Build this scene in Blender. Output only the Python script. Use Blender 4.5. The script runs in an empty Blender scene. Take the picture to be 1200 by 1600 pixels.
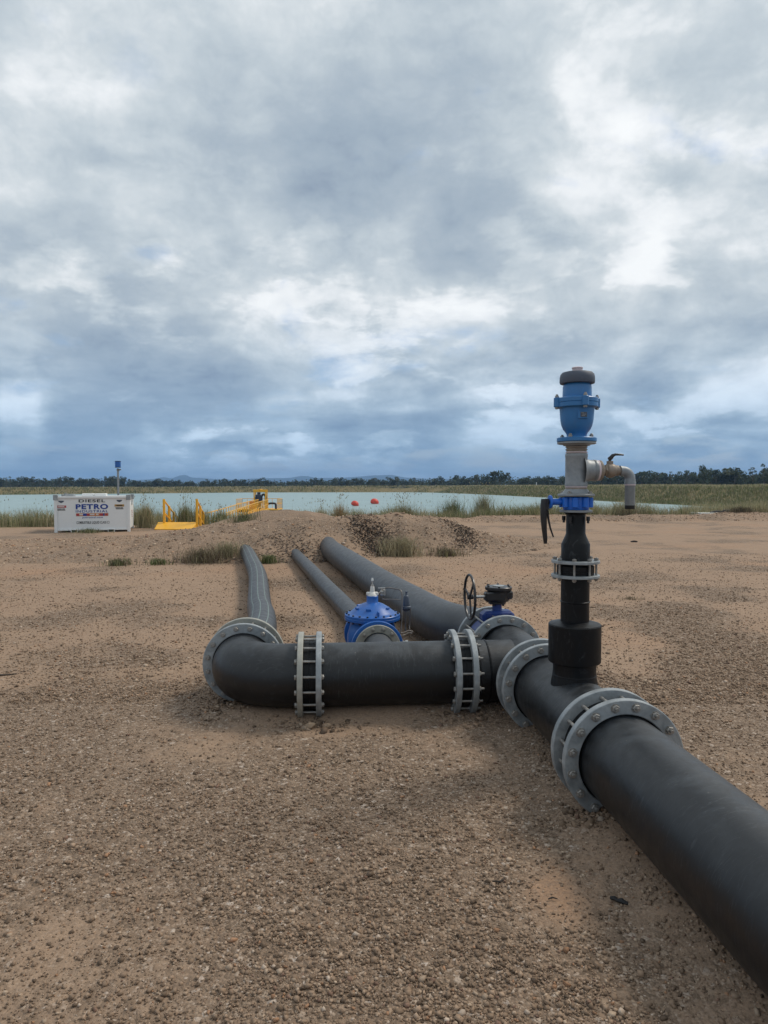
import bpy, math, random
import numpy as np
from mathutils import Matrix, Vector, Euler

rng = np.random.default_rng(7)
random.seed(7)
PI = math.pi
R = math.radians
SC = bpy.context.scene
COL = SC.collection

# ------------------------------------------------------------------ camera
CAM_H = 1.721
cam_d = bpy.data.cameras.new('camera')
cam = bpy.data.objects.new('camera', cam_d)
COL.objects.link(cam)
cam.location = (0, 0, CAM_H)
cam.rotation_euler = (PI / 2 - math.atan(41 / 1100), 0, 0)
cam_d.sensor_fit = 'HORIZONTAL'
cam_d.sensor_width = 36
cam_d.lens = 33.0
cam_d.clip_start = 0.05
cam_d.clip_end = 30000
SC.camera = cam

# ------------------------------------------------------------------ view
SC.view_settings.view_transform = 'Standard'
SC.view_settings.look = 'None'
SC.view_settings.exposure = 0.34
SC.view_settings.gamma = 1.0
SC.view_settings.use_curve_mapping = False
SC.render.engine = 'CYCLES'
SC.cycles.max_bounces = 6
SC.cycles.diffuse_bounces = 3
SC.cycles.glossy_bounces = 3
SC.cycles.volume_bounces = 0
SC.cycles.use_denoising = True

# ------------------------------------------------------------------ node helpers
def sock(nt, node, idx, val):
    s = node.inputs[idx]
    if isinstance(val, bpy.types.NodeSocket):
        nt.links.new(val, s)
    else:
        s.default_value = val

class NT:
    def __init__(self, nt):
        self.nt = nt
    def n(self, typ, ins=None, **props):
        nd = self.nt.nodes.new(typ)
        for k, v in props.items():
            setattr(nd, k, v)
        for k, v in (ins or {}).items():
            sock(self.nt, nd, k, v)
        return nd
    def math(self, op, a, b=0.0, c=None, clamp=False):
        ins = {0: a, 1: b}
        if c is not None:
            ins[2] = c
        return self.n('ShaderNodeMath', ins, operation=op, use_clamp=clamp).outputs[0]
    def vmath(self, op, a, b=(0, 0, 0)):
        nd = self.n('ShaderNodeVectorMath', {0: a, 1: b}, operation=op)
        return nd.outputs['Value'] if op in ('DOT_PRODUCT', 'LENGTH', 'DISTANCE') else nd.outputs[0]
    def vscale(self, a, s):
        nd = self.n('ShaderNodeVectorMath', {0: a}, operation='SCALE')
        sock(self.nt, nd, 'Scale', s)
        return nd.outputs[0]
    def noise(self, vec, scale, detail=4, rough=0.55, dist=0.0, lac=2.0, color=False):
        nd = self.n('ShaderNodeTexNoise', {'Vector': vec, 'Scale': scale, 'Detail': detail, 'Roughness': rough,
                                          'Distortion': dist, 'Lacunarity': lac})
        return nd.outputs['Color' if color else 'Fac']
    def ramp(self, fac, stops, interp='LINEAR'):
        nd = self.n('ShaderNodeValToRGB', {0: fac})
        cr = nd.color_ramp
        cr.interpolation = interp
        while len(cr.elements) < len(stops):
            cr.elements.new(0.5)
        for e, (p, c) in zip(cr.elements, stops):
            e.position = p
            e.color = (c[0], c[1], c[2], 1) if not isinstance(c, (int, float)) else (c, c, c, 1)
        return nd.outputs[0]
    def mix(self, fac, a, b, mode='MIX'):
        nd = self.n('ShaderNodeMix', data_type='RGBA', blend_type=mode)
        def c4(v):
            return v if isinstance(v, bpy.types.NodeSocket) else (v[0], v[1], v[2], 1)
        sock(self.nt, nd, 0, fac)
        sock(self.nt, nd, 6, c4(a))
        sock(self.nt, nd, 7, c4(b))
        return nd.outputs[2]
    def maprange(self, v, a, b, c=0.0, d=1.0, smooth=False):
        nd = self.n('ShaderNodeMapRange', {0: v, 1: a, 2: b, 3: c, 4: d})
        if smooth:
            nd.interpolation_type = 'SMOOTHSTEP'
        return nd.outputs[0]

def P2D(px, py):
    """Direction of a sky feature, from its bearing and height above the horizon (in 1100ths)."""
    v = Vector(((px - 600) / 1100, 1.0, (800 - py) / 1100))
    v.rotate(Euler((-math.atan(41 / 1100), 0, 0)))
    return v.normalized()

# ------------------------------------------------------------------ world: broken stratocumulus in front of a Nishita sky
SUN_AZ, SUN_EL = R(62), R(50)          # azimuth clockwise from +Y
w = bpy.data.worlds.new('World')
SC.world = w
w.use_nodes = True
w.node_tree.nodes.clear()
W = NT(w.node_tree)
geo = W.n('ShaderNodeTexCoord')
dirv = W.vmath('NORMALIZE', geo.outputs['Generated'])
sep = W.n('ShaderNodeSeparateXYZ', {0: dirv})
dz = W.math('MAXIMUM', sep.outputs[2], 0.0)
den = W.math('ADD', dz, 0.24)
cp = W.n('ShaderNodeCombineXYZ', {0: W.math('DIVIDE', sep.outputs[0], den),
                                  1: W.math('DIVIDE', sep.outputs[1], den), 2: 0.0}).outputs[0]
sky = W.n('ShaderNodeTexSky', sky_type='NISHITA', sun_disc=False, sun_elevation=SUN_EL,
          sun_rotation=SUN_AZ, air_density=1.2, dust_density=0.6, ozone_density=1.5).outputs[0]
# warp for ragged cloud outlines
wn = W.noise(cp, 0.9, 4, 0.5, color=True)
warp = W.vmath('SUBTRACT', wn, (0.5, 0.5, 0.5))
cpw = W.vmath('ADD', cp, W.vscale(warp, 0.55))
n1 = W.noise(cpw, 1.1, 6, 0.5)
n3 = W.noise(W.vmath('ADD', cpw, (1.3, 9.1, 3.0)), 2.4, 9, 0.54)
n2 = W.noise(W.vmath('ADD', dirv, (7.3, 2.1, 0.0)), 11.0, 6, 0.55)
# rounded heaps: billows of several sizes
pw = W.vmath('ADD', dirv, W.vscale(W.vmath('SUBTRACT', W.noise(dirv, 9.0, 5, 0.55, color=True), (0.5, 0.5, 0.5)), 0.10))
puff = W.n('ShaderNodeTexVoronoi', {'Vector': W.vmath('MULTIPLY', pw, (1.0, 1.0, 1.7)), 'Scale': 9.0, 'Detail': 4.0, 'Roughness': 0.62, 'Lacunarity': 2.1}, feature='F1', normalize=True).outputs['Distance']
# large cloud masses at their bearings (thick = grey underside, thin = bright)
wn2 = W.noise(dirv, 5.0, 6, 0.55, color=True)
dw = W.vmath('ADD', dirv, W.vscale(W.vmath('SUBTRACT', wn2, (0.5, 0.5, 0.5)), 0.22))
BLOBS = [  # px, py, angular size (deg), weight (+ thick and dark, - thin and bright)
    (480, 300, 7.5, 0.20), (640, 230, 6.5, 0.14), (760, 340, 5.0, 0.10), (330, 170, 5, 0.07), (830, 190, 4, 0.10), (700, 90, 6, 0.05),
    (190, 560, 4.2, 0.16), (290, 590, 3.5, 0.10), (60, 500, 4, 0.10), (120, 370, 6, 0.05), (830, 470, 4, 0.08),
    (560, 680, 3.2, 0.12), (330, 655, 3.0, 0.12), (860, 560, 3.5, 0.08), (1040, 555, 2.8, 0.10), (1000, 680, 3.5, 0.10), (160, 650, 3.0, 0.09),
    (955, 175, 2.4, -0.20), (1015, 390, 3.0, -0.20), (900, 350, 2.6, -0.12), (1130, 40, 5, -0.07), (1130, 260, 3.0, -0.10), (1090, 150, 3.0, 0.05), (1150, 420, 3.0, 0.05), (930, 270, 2.2, 0.04),
    (480, 50, 5, -0.09), (120, 200, 7, -0.09), (40, 90, 6, -0.03), (570, 470, 5.0, -0.13), (420, 440, 4, -0.10), (670, 500, 4, -0.08), (740, 550, 4, -0.05),
    (15, 600, 2.0, -0.26), (260, 690, 2.0, -0.16), (470, 702, 1.5, -0.14), (800, 640, 2.8, -0.18), (1160, 600, 3.2, -0.22),
    (560, 590, 3.0, -0.06), (420, 560, 3.0, -0.05),
    (100, 690, 3.0, 0.09), (380, 700, 2.5, 0.07), (650, 700, 2.5, 0.10), (720, 670, 2.5, 0.06), (900, 700, 2.5, 0.08), (1120, 690, 2.6, 0.07), (240, 640, 2.5, 0.08),
]
acc = None
for px, py, deg, wt in BLOBS:
    d = P2D(px, py)
    k = 1.0 / (1 - math.cos(R(deg)))
    dot = W.vmath('DOT_PRODUCT', W.vmath('NORMALIZE', dw), tuple(d)) if acc is None else W.vmath('DOT_PRODUCT', dwn, tuple(d))
    if acc is None:
        dwn = W.vmath('NORMALIZE', dw)
        dot = W.vmath('DOT_PRODUCT', dwn, tuple(d))
    e = W.math('EXPONENT', W.math('MULTIPLY', W.math('SUBTRACT', dot, 1.0), k))
    acc = W.math('MULTIPLY_ADD', e, wt * 1.55, acc if acc is not None else 0.0)
def c0(n, a):
    return W.math('MULTIPLY', W.math('SUBTRACT', n, 0.5), a)
thick = W.math('ADD', 0.385, W.math('ADD', c0(n1, 0.42), W.math('ADD', c0(n3, 0.72), c0(n2, 0.36))))
calm = W.maprange(sep.outputs[2], 0.22, 0.60, 1.0, 0.75, smooth=True)
thick = W.math('MULTIPLY_ADD', W.math('SUBTRACT', thick, 0.385), calm, 0.355)
thick = W.math('ADD', thick, W.math('MULTIPLY', W.math('SUBTRACT', puff, 0.30), 0.60))
thick = W.math('ADD', thick, acc)
# low sky: flattened heaps with bright tops and flat dark bases
lowz = W.maprange(sep.outputs[2], 0.05, 0.45, 1.0, 0.25, smooth=True)
lc = W.vmath('MULTIPLY', W.vmath('ADD', dirv, W.vscale(W.vmath('SUBTRACT', wn2, (0.5, 0.5, 0.5)), 0.05)), (1.0, 1.0, 2.6))
h1 = W.noise(lc, 6.5, 8, 0.58)
h2 = W.noise(W.vmath('ADD', lc, (3.1, 1.7, 0.055)), 6.5, 6, 0.55)
tops = W.maprange(W.math('SUBTRACT', h1, W.math('MULTIPLY', W.math('SUBTRACT', n1, 0.5), 0.25)), 0.53, 0.63, 0.0, 1.0, smooth=True)
base_ = W.maprange(h2, 0.50, 0.62, 0.0, 1.0, smooth=True)
thick = W.math('MULTIPLY_ADD', W.math('MULTIPLY', tops, lowz), -0.24, thick)
thick = W.math('MULTIPLY_ADD', W.math('MULTIPLY', base_, lowz), 0.13, thick)
# sides of the lumps that face the sun are brighter
n3s = W.noise(W.vmath('ADD', cpw, (1.3 + 0.07, 9.1 + 0.09, 3.0)), 2.4, 9, 0.54)
thick = W.math('ADD', thick, W.math('MULTIPLY', W.math('SUBTRACT', n3, n3s), 0.42))
ccol = W.ramp(thick, [
    (0.00, (0.78, 0.80, 0.81)), (0.14, (0.705, 0.73, 0.75)), (0.22, (0.625, 0.66, 0.685)), (0.285, (0.545, 0.59, 0.62)), (0.38, (0.465, 0.52, 0.56)),
    (0.47, (0.41, 0.468, 0.515)), (0.57, (0.352, 0.412, 0.47)), (0.74, (0.295, 0.358, 0.425)), (0.95, (0.21, 0.265, 0.345))], 'LINEAR')
# lower, farther cloud is seen through more air: bluer and a little darker
low = W.maprange(sep.outputs[2], 0.0, 0.26, 1.0, 0.0, smooth=True)
ccol = W.mix(W.math('MULTIPLY', low, 0.8), ccol, W.mix(1.0, ccol, (0.54, 0.765, 1.0), 'MULTIPLY'))
# clear gaps, more of them low down
gapn = W.noise(W.vmath('ADD', cpw, (4.0, 14.7, 1.0)), 2.6, 7, 0.55)
gap = W.maprange(W.math('ADD', gapn, W.math('MULTIPLY', low, 0.07)), 0.58, 0.76, 0.0, 0.75, smooth=True)
bluec = W.mix(0.6, W.vscale(sky, 0.10), (0.20, 0.33, 0.56))
skyc = W.mix(gap, ccol, bluec)
# thin far layers just above the horizon
hz = W.maprange(sep.outputs[2], 0.0, 0.05, 1.0, 0.0, smooth=True)
band = W.noise(W.n('ShaderNodeCombineXYZ', {0: W.math('MULTIPLY', sep.outputs[0], 5.0), 1: W.math('MULTIPLY', sep.outputs[1], 5.0),
                                          2: W.math('MULTIPLY', sep.outputs[2], 60.0)}).outputs[0], 1.3, 6, 0.6)
hcol = W.mix(W.maprange(band, 0.36, 0.64), (0.185, 0.275, 0.40), (0.36, 0.46, 0.56))
skyc = W.mix(W.math('MULTIPLY', hz, 0.75), skyc, hcol)
# the ground half of the world is never seen: plain earth light
gr = W.maprange(sep.outputs[2], -0.06, -0.01, 1.0, 0.0)
skyc = W.mix(gr, skyc, (0.20, 0.17, 0.14))
bg = W.n('ShaderNodeBackground', {0: W.vscale(skyc, 10.0), 1: 0.10})
out = W.n('ShaderNodeOutputWorld', {0: bg.outputs[0]})

# ------------------------------------------------------------------ sun, veiled by cloud
sd = bpy.data.lights.new('sun', 'SUN')
sun = bpy.data.objects.new('sun', sd)
COL.objects.link(sun)
sd.energy = 1.75
sd.angle = R(16)
sd.color = (1.0, 0.92, 0.80)
sdir = Vector((math.sin(SUN_AZ) * math.cos(SUN_EL), math.cos(SUN_AZ) * math.cos(SUN_EL), math.sin(SUN_EL)))
sun.rotation_euler = sdir.to_track_quat('Z', 'Y').to_euler()

# ================================================================== object helpers
def setp(o, label=None, cat=None, group=None, kind=None):
    if label: o['label'] = label
    if cat: o['category'] = cat
    if group: o['group'] = group
    if kind: o['kind'] = kind
    return o

def thing(name, label, cat, loc=(0, 0, 0), rz=0.0, group=None):
    o = bpy.data.objects.new(name, None)
    COL.objects.link(o)
    o.location = loc
    o.rotation_euler = (0, 0, rz)
    o.empty_display_size = 0.1
    return setp(o, label, cat, group)

def frame(a):
    a = Vector(a).normalized()
    up = Vector((0, 0, 1)) if abs(a.z) < 0.9 else Vector((0, 1, 0))
    u = up.cross(a).normalized()
    v = a.cross(u).normalized()
    return np.array(u), np.array(v), np.array(a)

class MB:
    """Collects shapes; build() links them as one mesh object."""
    def __init__(self):
        self.v, self.f, self.n = [], [], 0
    def add(self, v, f):
        v = np.asarray(v, float).reshape(-1, 3)
        self.f += [[i + self.n for i in q] for q in f]
        self.v.append(v)
        self.n += len(v)
        return self
    def lathe(self, prof, o=(0, 0, 0), a=(0, 0, 1), seg=32, cap0=False, cap1=False, ph=0.0):
        """prof: list of (radius, distance along the axis)"""
        u, v, a = frame(a)
        o = np.asarray(o, float)
        t = np.arange(seg) / seg * 2 * PI + ph
        ring = np.cos(t)[:, None] * u + np.sin(t)[:, None] * v
        V = np.concatenate([o + a * h + ring * r for r, h in prof])
        F = []
        for k in range(len(prof) - 1):
            for i in range(seg):
                j = (i + 1) % seg
                F.append([k * seg + i, k * seg + j, (k + 1) * seg + j, (k + 1) * seg + i])
        if cap0: F.append(list(range(seg))[::-1])
        if cap1: F.append([(len(prof) - 1) * seg + i for i in range(seg)])
        return self.add(V, F)
    def cyl(self, o, a, r, h, seg=24, ch=None, ph=0.0):
        ch = min(r, h) * 0.12 if ch is None else ch
        return self.lathe([(r - ch, 0), (r, ch), (r, h - ch), (r - ch, h)], o, a, seg, True, True, ph)
    def tube(self, pts, r, seg=12, cap=True):
        pts = [Vector(p) for p in pts]
        n = len(pts)
        rs = r if hasattr(r, '__len__') else [r] * n
        tans = []
        for i in range(n):
            a = pts[max(i - 1, 0)]; b = pts[min(i + 1, n - 1)]
            tans.append((b - a).normalized())
        t0 = tans[0]
        up = Vector((0, 0, 1)) if abs(t0.z) < 0.9 else Vector((1, 0, 0))
        u = up.cross(t0).normalized()
        V = []
        for i in range(n):
            if i:
                q = tans[i - 1].rotation_difference(tans[i])
                u = q @ u
            vv = tans[i].cross(u).normalized()
            for k in range(seg):
                an = 2 * PI * k / seg
                V.append(pts[i] + (u * math.cos(an) + vv * math.sin(an)) * rs[i])
        F = []
        for i in range(n - 1):
            for k in range(seg):
                j = (k + 1) % seg
                F.append([i * seg + k, i * seg + j, (i + 1) * seg + j, (i + 1) * seg + k])
        if cap:
            F.append(list(range(seg))[::-1])
            F.append([(n - 1) * seg + k for k in range(seg)])
        return self.add([tuple(p) for p in V], F)
    def box(self, c, s, ch=None, M=None):
        s = np.asarray(s, float) / 2
        c = np.asarray(c, float)
        ch = min(s) * 0.12 if ch is None else ch
        V, idx = [], {}
        for sx in (-1, 1):
            for sy in (-1, 1):
                for sz in (-1, 1):
                    sg = np.array([sx, sy, sz])
                    for ax in range(3):
                        p = s - ch
                        p = p.copy(); p[ax] = s[ax]
                        idx[(sx, sy, sz, ax)] = len(V)
                        V.append(sg * p)
        F = []
        for ax in range(3):
            b, d = [k for k in range(3) if k != ax]
            for sg in (-1, 1):
                q = []
                for (pb, pd) in ((-1, -1), (1, -1), (1, 1), (-1, 1)):
                    k = [0, 0, 0]; k[ax] = sg; k[b] = pb; k[d] = pd
                    q.append(idx[(*k, ax)])
                F.append(q)
        for ax in range(3):
            b, d = [k for k in range(3) if k != ax]
            for pb in (-1, 1):
                for pd in (-1, 1):
                    k0 = [0, 0, 0]; k0[ax] = -1; k0[b] = pb; k0[d] = pd
                    k1 = list(k0); k1[ax] = 1
                    F.append([idx[(*k0, b)], idx[(*k1, b)], idx[(*k1, d)], idx[(*k0, d)]])
        for sx in (-1, 1):
            for sy in (-1, 1):
                for sz in (-1, 1):
                    F.append([idx[(sx, sy, sz, a)] for a in range(3)])
        V = np.array(V)
        if M is not None:
            V = V @ np.array(M.to_3x3()).T
        return self.add(V + c, F)
    def beam(self, p, q, wd, ht):
        p, q = Vector(p), Vector(q)
        d = q - p
        M = d.to_track_quat('Y', 'Z').to_matrix()
        return self.box((p + q) / 2, (wd, d.length, ht), M=M)
    def data(self, name, sharp=32):
        me = bpy.data.meshes.new(name)
        V = np.concatenate(self.v) if self.v else np.zeros((0, 3))
        me.from_pydata(V.tolist(), [], self.f)
        import bmesh
        bm = bmesh.new(); bm.from_mesh(me)
        bmesh.ops.recalc_face_normals(bm, faces=bm.faces)
        bm.to_mesh(me); bm.free()
        me.shade_smooth()
        me.set_sharp_from_angle(angle=R(sharp))
        return me
    def build(self, name, mat, parent=None, loc=(0, 0, 0), rot=(0, 0, 0), sharp=32):
        me = self.data(name, sharp)
        me.materials.append(mat)
        return link(name, me, parent, loc, rot)

def link(name, me, parent=None, loc=(0, 0, 0), rot=(0, 0, 0)):
    o = bpy.data.objects.new(name, me)
    COL.objects.link(o)
    o.parent = parent
    o.location = loc
    o.rotation_euler = rot
    return o

def fast_mesh(name, V, F, mat, color=None, smooth=False, attrs=None):
    """F: (n,3) or (n,4) index array; color: per-vertex rgb"""
    me = bpy.data.meshes.new(name)
    V = np.asarray(V, np.float32); F = np.asarray(F, np.int32)
    k = F.shape[1]
    me.vertices.add(len(V)); me.vertices.foreach_set('co', V.ravel())
    me.loops.add(F.size); me.loops.foreach_set('vertex_index', F.ravel())
    me.polygons.add(len(F))
    me.polygons.foreach_set('loop_start', np.arange(0, F.size, k, dtype=np.int32))
    me.update(calc_edges=True)
    if color is not None:
        c = np.ones((len(V), 4), np.float32); c[:, :3] = color
        me.attributes.new('tint', 'FLOAT_COLOR', 'POINT').data.foreach_set('color', c.ravel())
    for an, av in (attrs or {}).items():
        me.attributes.new(an, 'FLOAT', 'POINT').data.foreach_set('value', np.asarray(av, np.float32).ravel())
    if smooth:
        me.shade_smooth()
    me.materials.append(mat)
    return me

def copy_tree(o, parent=None):
    c = o.copy()
    COL.objects.link(c)
    c.parent = parent
    for ch in list(o.children):
        copy_tree(ch, c)
    return c

# ------------------------------------------------------------------ numpy noise
_lat = rng.random((256, 256))
def vnoise(x, y):
    x = np.asarray(x, float); y = np.asarray(y, float)
    xi = np.floor(x).astype(int); yi = np.floor(y).astype(int)
    fx = x - xi; fy = y - yi
    fx = fx * fx * (3 - 2 * fx); fy = fy * fy * (3 - 2 * fy)
    a = _lat[xi % 256, yi % 256]; b = _lat[(xi + 1) % 256, yi % 256]
    c = _lat[xi % 256, (yi + 1) % 256]; d = _lat[(xi + 1) % 256, (yi + 1) % 256]
    return (a * (1 - fx) + b * fx) * (1 - fy) + (c * (1 - fx) + d * fx) * fy
def fbm(x, y, o=4, g=0.5):
    s = 0; a = 1; t = 0
    for k in range(o):
        s = s + a * vnoise(x * 2 ** k + 17.3 * k, y * 2 ** k + 5.1 * k); t += a; a *= g
    return s / t
def sstep(a, b, x):
    t = np.clip((np.asarray(x, float) - a) / (b - a), 0, 1)
    return t * t * (3 - 2 * t)

# ================================================================== materials
def new_mat(name):
    m = bpy.data.materials.new(name)
    m.use_nodes = True
    m.node_tree.nodes.clear()
    T = NT(m.node_tree)
    bsdf = T.n('ShaderNodeBsdfPrincipled')
    o = T.n('ShaderNodeOutputMaterial', {0: bsdf.outputs[0]})
    return m, T, bsdf

def put(T, b, **kw):
    for k, v in kw.items():
        k = k.replace('_', ' ')
        if isinstance(v, tuple) and len(v) == 3 and k != 'Normal':
            v = (*v, 1)
        sock(T.nt, b, k, v)

def bump(T, h, dist=0.002, strength=0.5):
    return T.n('ShaderNodeBump', {'Height': h, 'Distance': dist, 'Strength': strength}).outputs[0]

def objco(T):
    return T.n('ShaderNodeTexCoord').outputs['Object']

def mat_hdpe(name, base=(0.0035, 0.0042, 0.0055), dust_sheen=0.5, axis=1, spec=0.40):
    """black polyethylene: scuffs, faint circular marks, dusty upward faces with a bluish sky sheen painted in"""
    m, T, b = new_mat(name)
    co = objco(T)
    fine = T.noise(co, 14, 6, 0.6)
    sc = (60, 3, 60) if axis == 1 else (3, 60, 60)
    mp = T.n('ShaderNodeMapping', {0: co, 3: (9.0, 50.0, 9.0) if axis == 1 else (50.0, 9.0, 9.0)}).outputs[0]
    scr = T.noise(mp, 1.5, 6, 0.65, 0.9)
    scr = T.maprange(scr, 0.55, 0.70, 0.0, 1.0)
    gn = T.n('ShaderNodeNewGeometry').outputs['Normal']
    nz = T.n('ShaderNodeSeparateXYZ', {0: gn}).outputs[2]
    up = T.maprange(nz, 0.52, 1.0, 0.0, 1.15)
    blot = T.maprange(T.noise(co, 4.5, 8, 0.70, 0.8), 0.45, 0.66, 0.0, 1.2)
    dfac = T.math('MULTIPLY', T.math('MULTIPLY', up, T.math('ADD', blot, 0.30)), dust_sheen, clamp=True)
    spk = T.maprange(T.noise(co, 70, 2, 0.5), 0.70, 0.76, 0.0, 0.5)
    c = T.mix(fine, tuple(x * 0.75 for x in base), tuple(x * 1.35 for x in base))
    pos = T.n('ShaderNodeSeparateXYZ', {0: T.n('ShaderNodeNewGeometry').outputs['Position']}).outputs[2]
    mud = T.math('MULTIPLY', T.maprange(T.math('ADD', pos, T.math('MULTIPLY', T.noise(co, 9, 6, 0.7), 0.16)), 0.12, 0.24, 1.0, 0.0), T.maprange(T.noise(co, 24, 5, 0.7), 0.42, 0.62))
    mask = T.maprange(T.noise(co, 2.2, 4, 0.6), 0.40, 0.62, 0.15, 1.0)
    c = T.mix(T.math('MULTIPLY', T.math('MULTIPLY', scr, mask), 0.45), c, (0.105, 0.113, 0.122))
    c = T.mix(T.math('MULTIPLY', mud, 0.35), c, (0.17, 0.13, 0.09))
    c = T.mix(T.math('MULTIPLY', dfac, 0.30), c, (0.115, 0.136, 0.158))  # dusty film plus bluish top sheen, painted into the colour of upward faces
    c = T.mix(T.math('MULTIPLY', spk, dfac), c, (0.25, 0.22, 0.18))
    r = T.maprange(fine, 0.3, 0.7, 0.34, 0.52)
    r = T.math('ADD', r, T.math('MULTIPLY', dfac, 0.15), clamp=True)
    put(T, b, Base_Color=c, Roughness=r, Specular_IOR_Level=spec)
    h = T.math('ADD', T.math('MULTIPLY', scr, 0.6), fine)
    put(T, b, Normal=bump(T, h, 0.0012, 0.35))
    return m

def mat_metal(name, a, bb, metal=0.35, rough=0.5, scale=9, stain=None):
    m, T, b = new_mat(name)
    co = objco(T)
    f = T.maprange(T.noise(co, scale, 6, 0.62, 0.6), 0.32, 0.68)
    g = T.n('ShaderNodeTexVoronoi', {'Vector': co, 'Scale': scale * 7}).outputs['Distance']
    c = T.mix(f, a, bb)
    c = T.mix(T.maprange(g, 0.0, 0.6, 0.22, 0.0), c, tuple(x * 0.7 for x in a))
    if stain:
        s = T.maprange(T.noise(co, scale * 0.6, 7, 0.68, 0.3), 0.57, 0.74, 0.0, 0.6)
        c = T.mix(s, c, stain)
    put(T, b, Base_Color=c, Metallic=metal, Roughness=T.maprange(f, 0, 1, rough - 0.08, rough + 0.1))
    put(T, b, Normal=bump(T, f, 0.0008, 0.3))
    return m

def mat_paint(name, col, rough=0.35, dirt=0.25, dirtc=(0.16, 0.12, 0.09), vary=0.15, scale=6):
    m, T, b = new_mat(name)
    co = objco(T)
    f = T.noise(co, scale, 6, 0.6)
    c = T.mix(f, tuple(x * (1 - vary) for x in col), tuple(min(1, x * (1 + vary)) for x in col))
    d = T.maprange(T.noise(co, scale * 2.7, 7, 0.66, 0.3), 0.52, 0.75, 0.0, dirt)
    c = T.mix(d, c, dirtc)
    put(T, b, Base_Color=c, Roughness=T.math('ADD', T.math('MULTIPLY', d, 0.4), rough))
    put(T, b, Normal=bump(T, T.noise(co, scale * 14, 3, 0.5), 0.0006, 0.25))
    return m

def mat_tint(name, rough=0.85, spec=0.2, twoside=0.0):
    m, T, b = new_mat(name)
    at = T.n('ShaderNodeAttribute', attribute_name='tint').outputs['Color']
    put(T, b, Base_Color=at, Roughness=rough, Specular_IOR_Level=spec)
    if twoside:
        tr = T.n('ShaderNodeBsdfTranslucent', {0: at})
        mx = T.n('ShaderNodeMixShader', {0: twoside, 1: b.outputs[0], 2: tr.outputs[0]})
        o = [n for n in m.node_tree.nodes if n.type == 'OUTPUT_MATERIAL'][0]
        m.node_tree.links.new(mx.outputs[0], o.inputs[0])
    return m

M_PIPE = mat_hdpe('black_polyethylene', dust_sheen=0.65, spec=0.55)
M_PIPE_DARK = mat_hdpe('black_polyethylene_clean', (0.0035, 0.004, 0.005), 0.12, 1, 0.25)
M_PIPE_OLD = mat_hdpe('weathered_polyethylene', (0.040, 0.043, 0.048), 0.8)
M_ZINC = mat_metal('galvanised_steel', (0.19, 0.21, 0.222), (0.40, 0.425, 0.435), 0.3, 0.5, 7, (0.21, 0.165, 0.12))
M_ZINC_TAN = mat_metal('galvanised_steel_dusty', (0.27, 0.27, 0.24), (0.42, 0.41, 0.36), 0.2, 0.55, 7, (0.36, 0.31, 0.21))
M_BOLT = mat_metal('bolt_steel', (0.20, 0.185, 0.165), (0.42, 0.41, 0.39), 0.55, 0.42, 40, (0.16, 0.10, 0.065))
M_GALV = mat_metal('threaded_galvanised', (0.19, 0.207, 0.22), (0.30, 0.32, 0.335), 0.25, 0.48, 8)
M_GREYPIPE = mat_metal('grey_steel_pipe', (0.15, 0.155, 0.155), (0.22, 0.225, 0.225), 0.15, 0.55, 10)
M_BLUE = mat_paint('blue_epoxy_paint', (0.030, 0.165, 0.40), 0.38, 0.12)
M_BLUE_B = mat_paint('bright_blue_paint', (0.012, 0.130, 0.56), 0.35, 0.08)
M_BLUE_V = mat_paint('royal_blue_paint', (0.014, 0.105, 0.38), 0.36, 0.25)
M_BLUE_D = mat_paint('dark_blue_paint', (0.012, 0.040, 0.19), 0.4, 0.2)
M_BLACK = mat_paint('black_paint', (0.014, 0.014, 0.016), 0.36, 0.15)
M_CAP = mat_paint('dark_slate_cap', (0.068, 0.085, 0.118), 0.6, 0.1)
M_WHITE = mat_paint('white_enamel', (0.74, 0.75, 0.74), 0.4, 0.10, (0.45, 0.38, 0.30), 0.04, 2)
M_YELLOW = mat_paint('safety_yellow', (0.78, 0.40, 0.02), 0.45, 0.2, (0.35, 0.22, 0.08), 0.1, 4)
M_TAPE = mat_paint('thread_tape', (0.62, 0.52, 0.54), 0.6, 0.2)
M_BRASS = mat_metal('weathered_bronze', (0.22, 0.18, 0.145), (0.34, 0.29, 0.24), 0.4, 0.5, 14)
M_STEEL = mat_metal('stainless_steel', (0.45, 0.44, 0.42), (0.62, 0.61, 0.58), 0.8, 0.32, 20)
M_COPPER = mat_metal('dull_copper_tube', (0.14, 0.125, 0.115), (0.22, 0.20, 0.185), 0.6, 0.45, 20)
M_SILVERP = mat_paint('pale_grey_paint', (0.62, 0.60, 0.57), 0.45, 0.25)
M_RED = mat_paint('buoy_red', (0.62, 0.055, 0.030), 0.5, 0.15)
M_INK = mat_paint('black_print', (0.012, 0.012, 0.013), 0.5, 0.03)
M_INKBLUE = mat_paint('blue_print', (0.010, 0.045, 0.26), 0.45, 0.03)
M_INKRED = mat_paint('red_print', (0.38, 0.035, 0.045), 0.5, 0.05)
M_INKORANGE = mat_paint('orange_print', (0.50, 0.17, 0.05), 0.5, 0.05)
M_INKYEL = mat_paint('yellow_print', (0.42, 0.24, 0.06), 0.5, 0.05)
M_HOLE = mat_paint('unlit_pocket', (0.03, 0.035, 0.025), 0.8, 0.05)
M_CONC = mat_paint('pale_concrete', (0.55, 0.55, 0.52), 0.8, 0.25)
M_STRIPE = mat_paint('pale_green_stripe', (0.15, 0.20, 0.185), 0.5, 0.65, (0.05, 0.055, 0.06))
M_RUBBER = mat_paint('black_rubber', (0.012, 0.011, 0.011), 0.7, 0.1)
M_STONE = mat_tint('loose_stone', 0.88, 0.25)
M_GRASS = mat_tint('grass_blades', 0.8, 0.15, 0.25)
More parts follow.
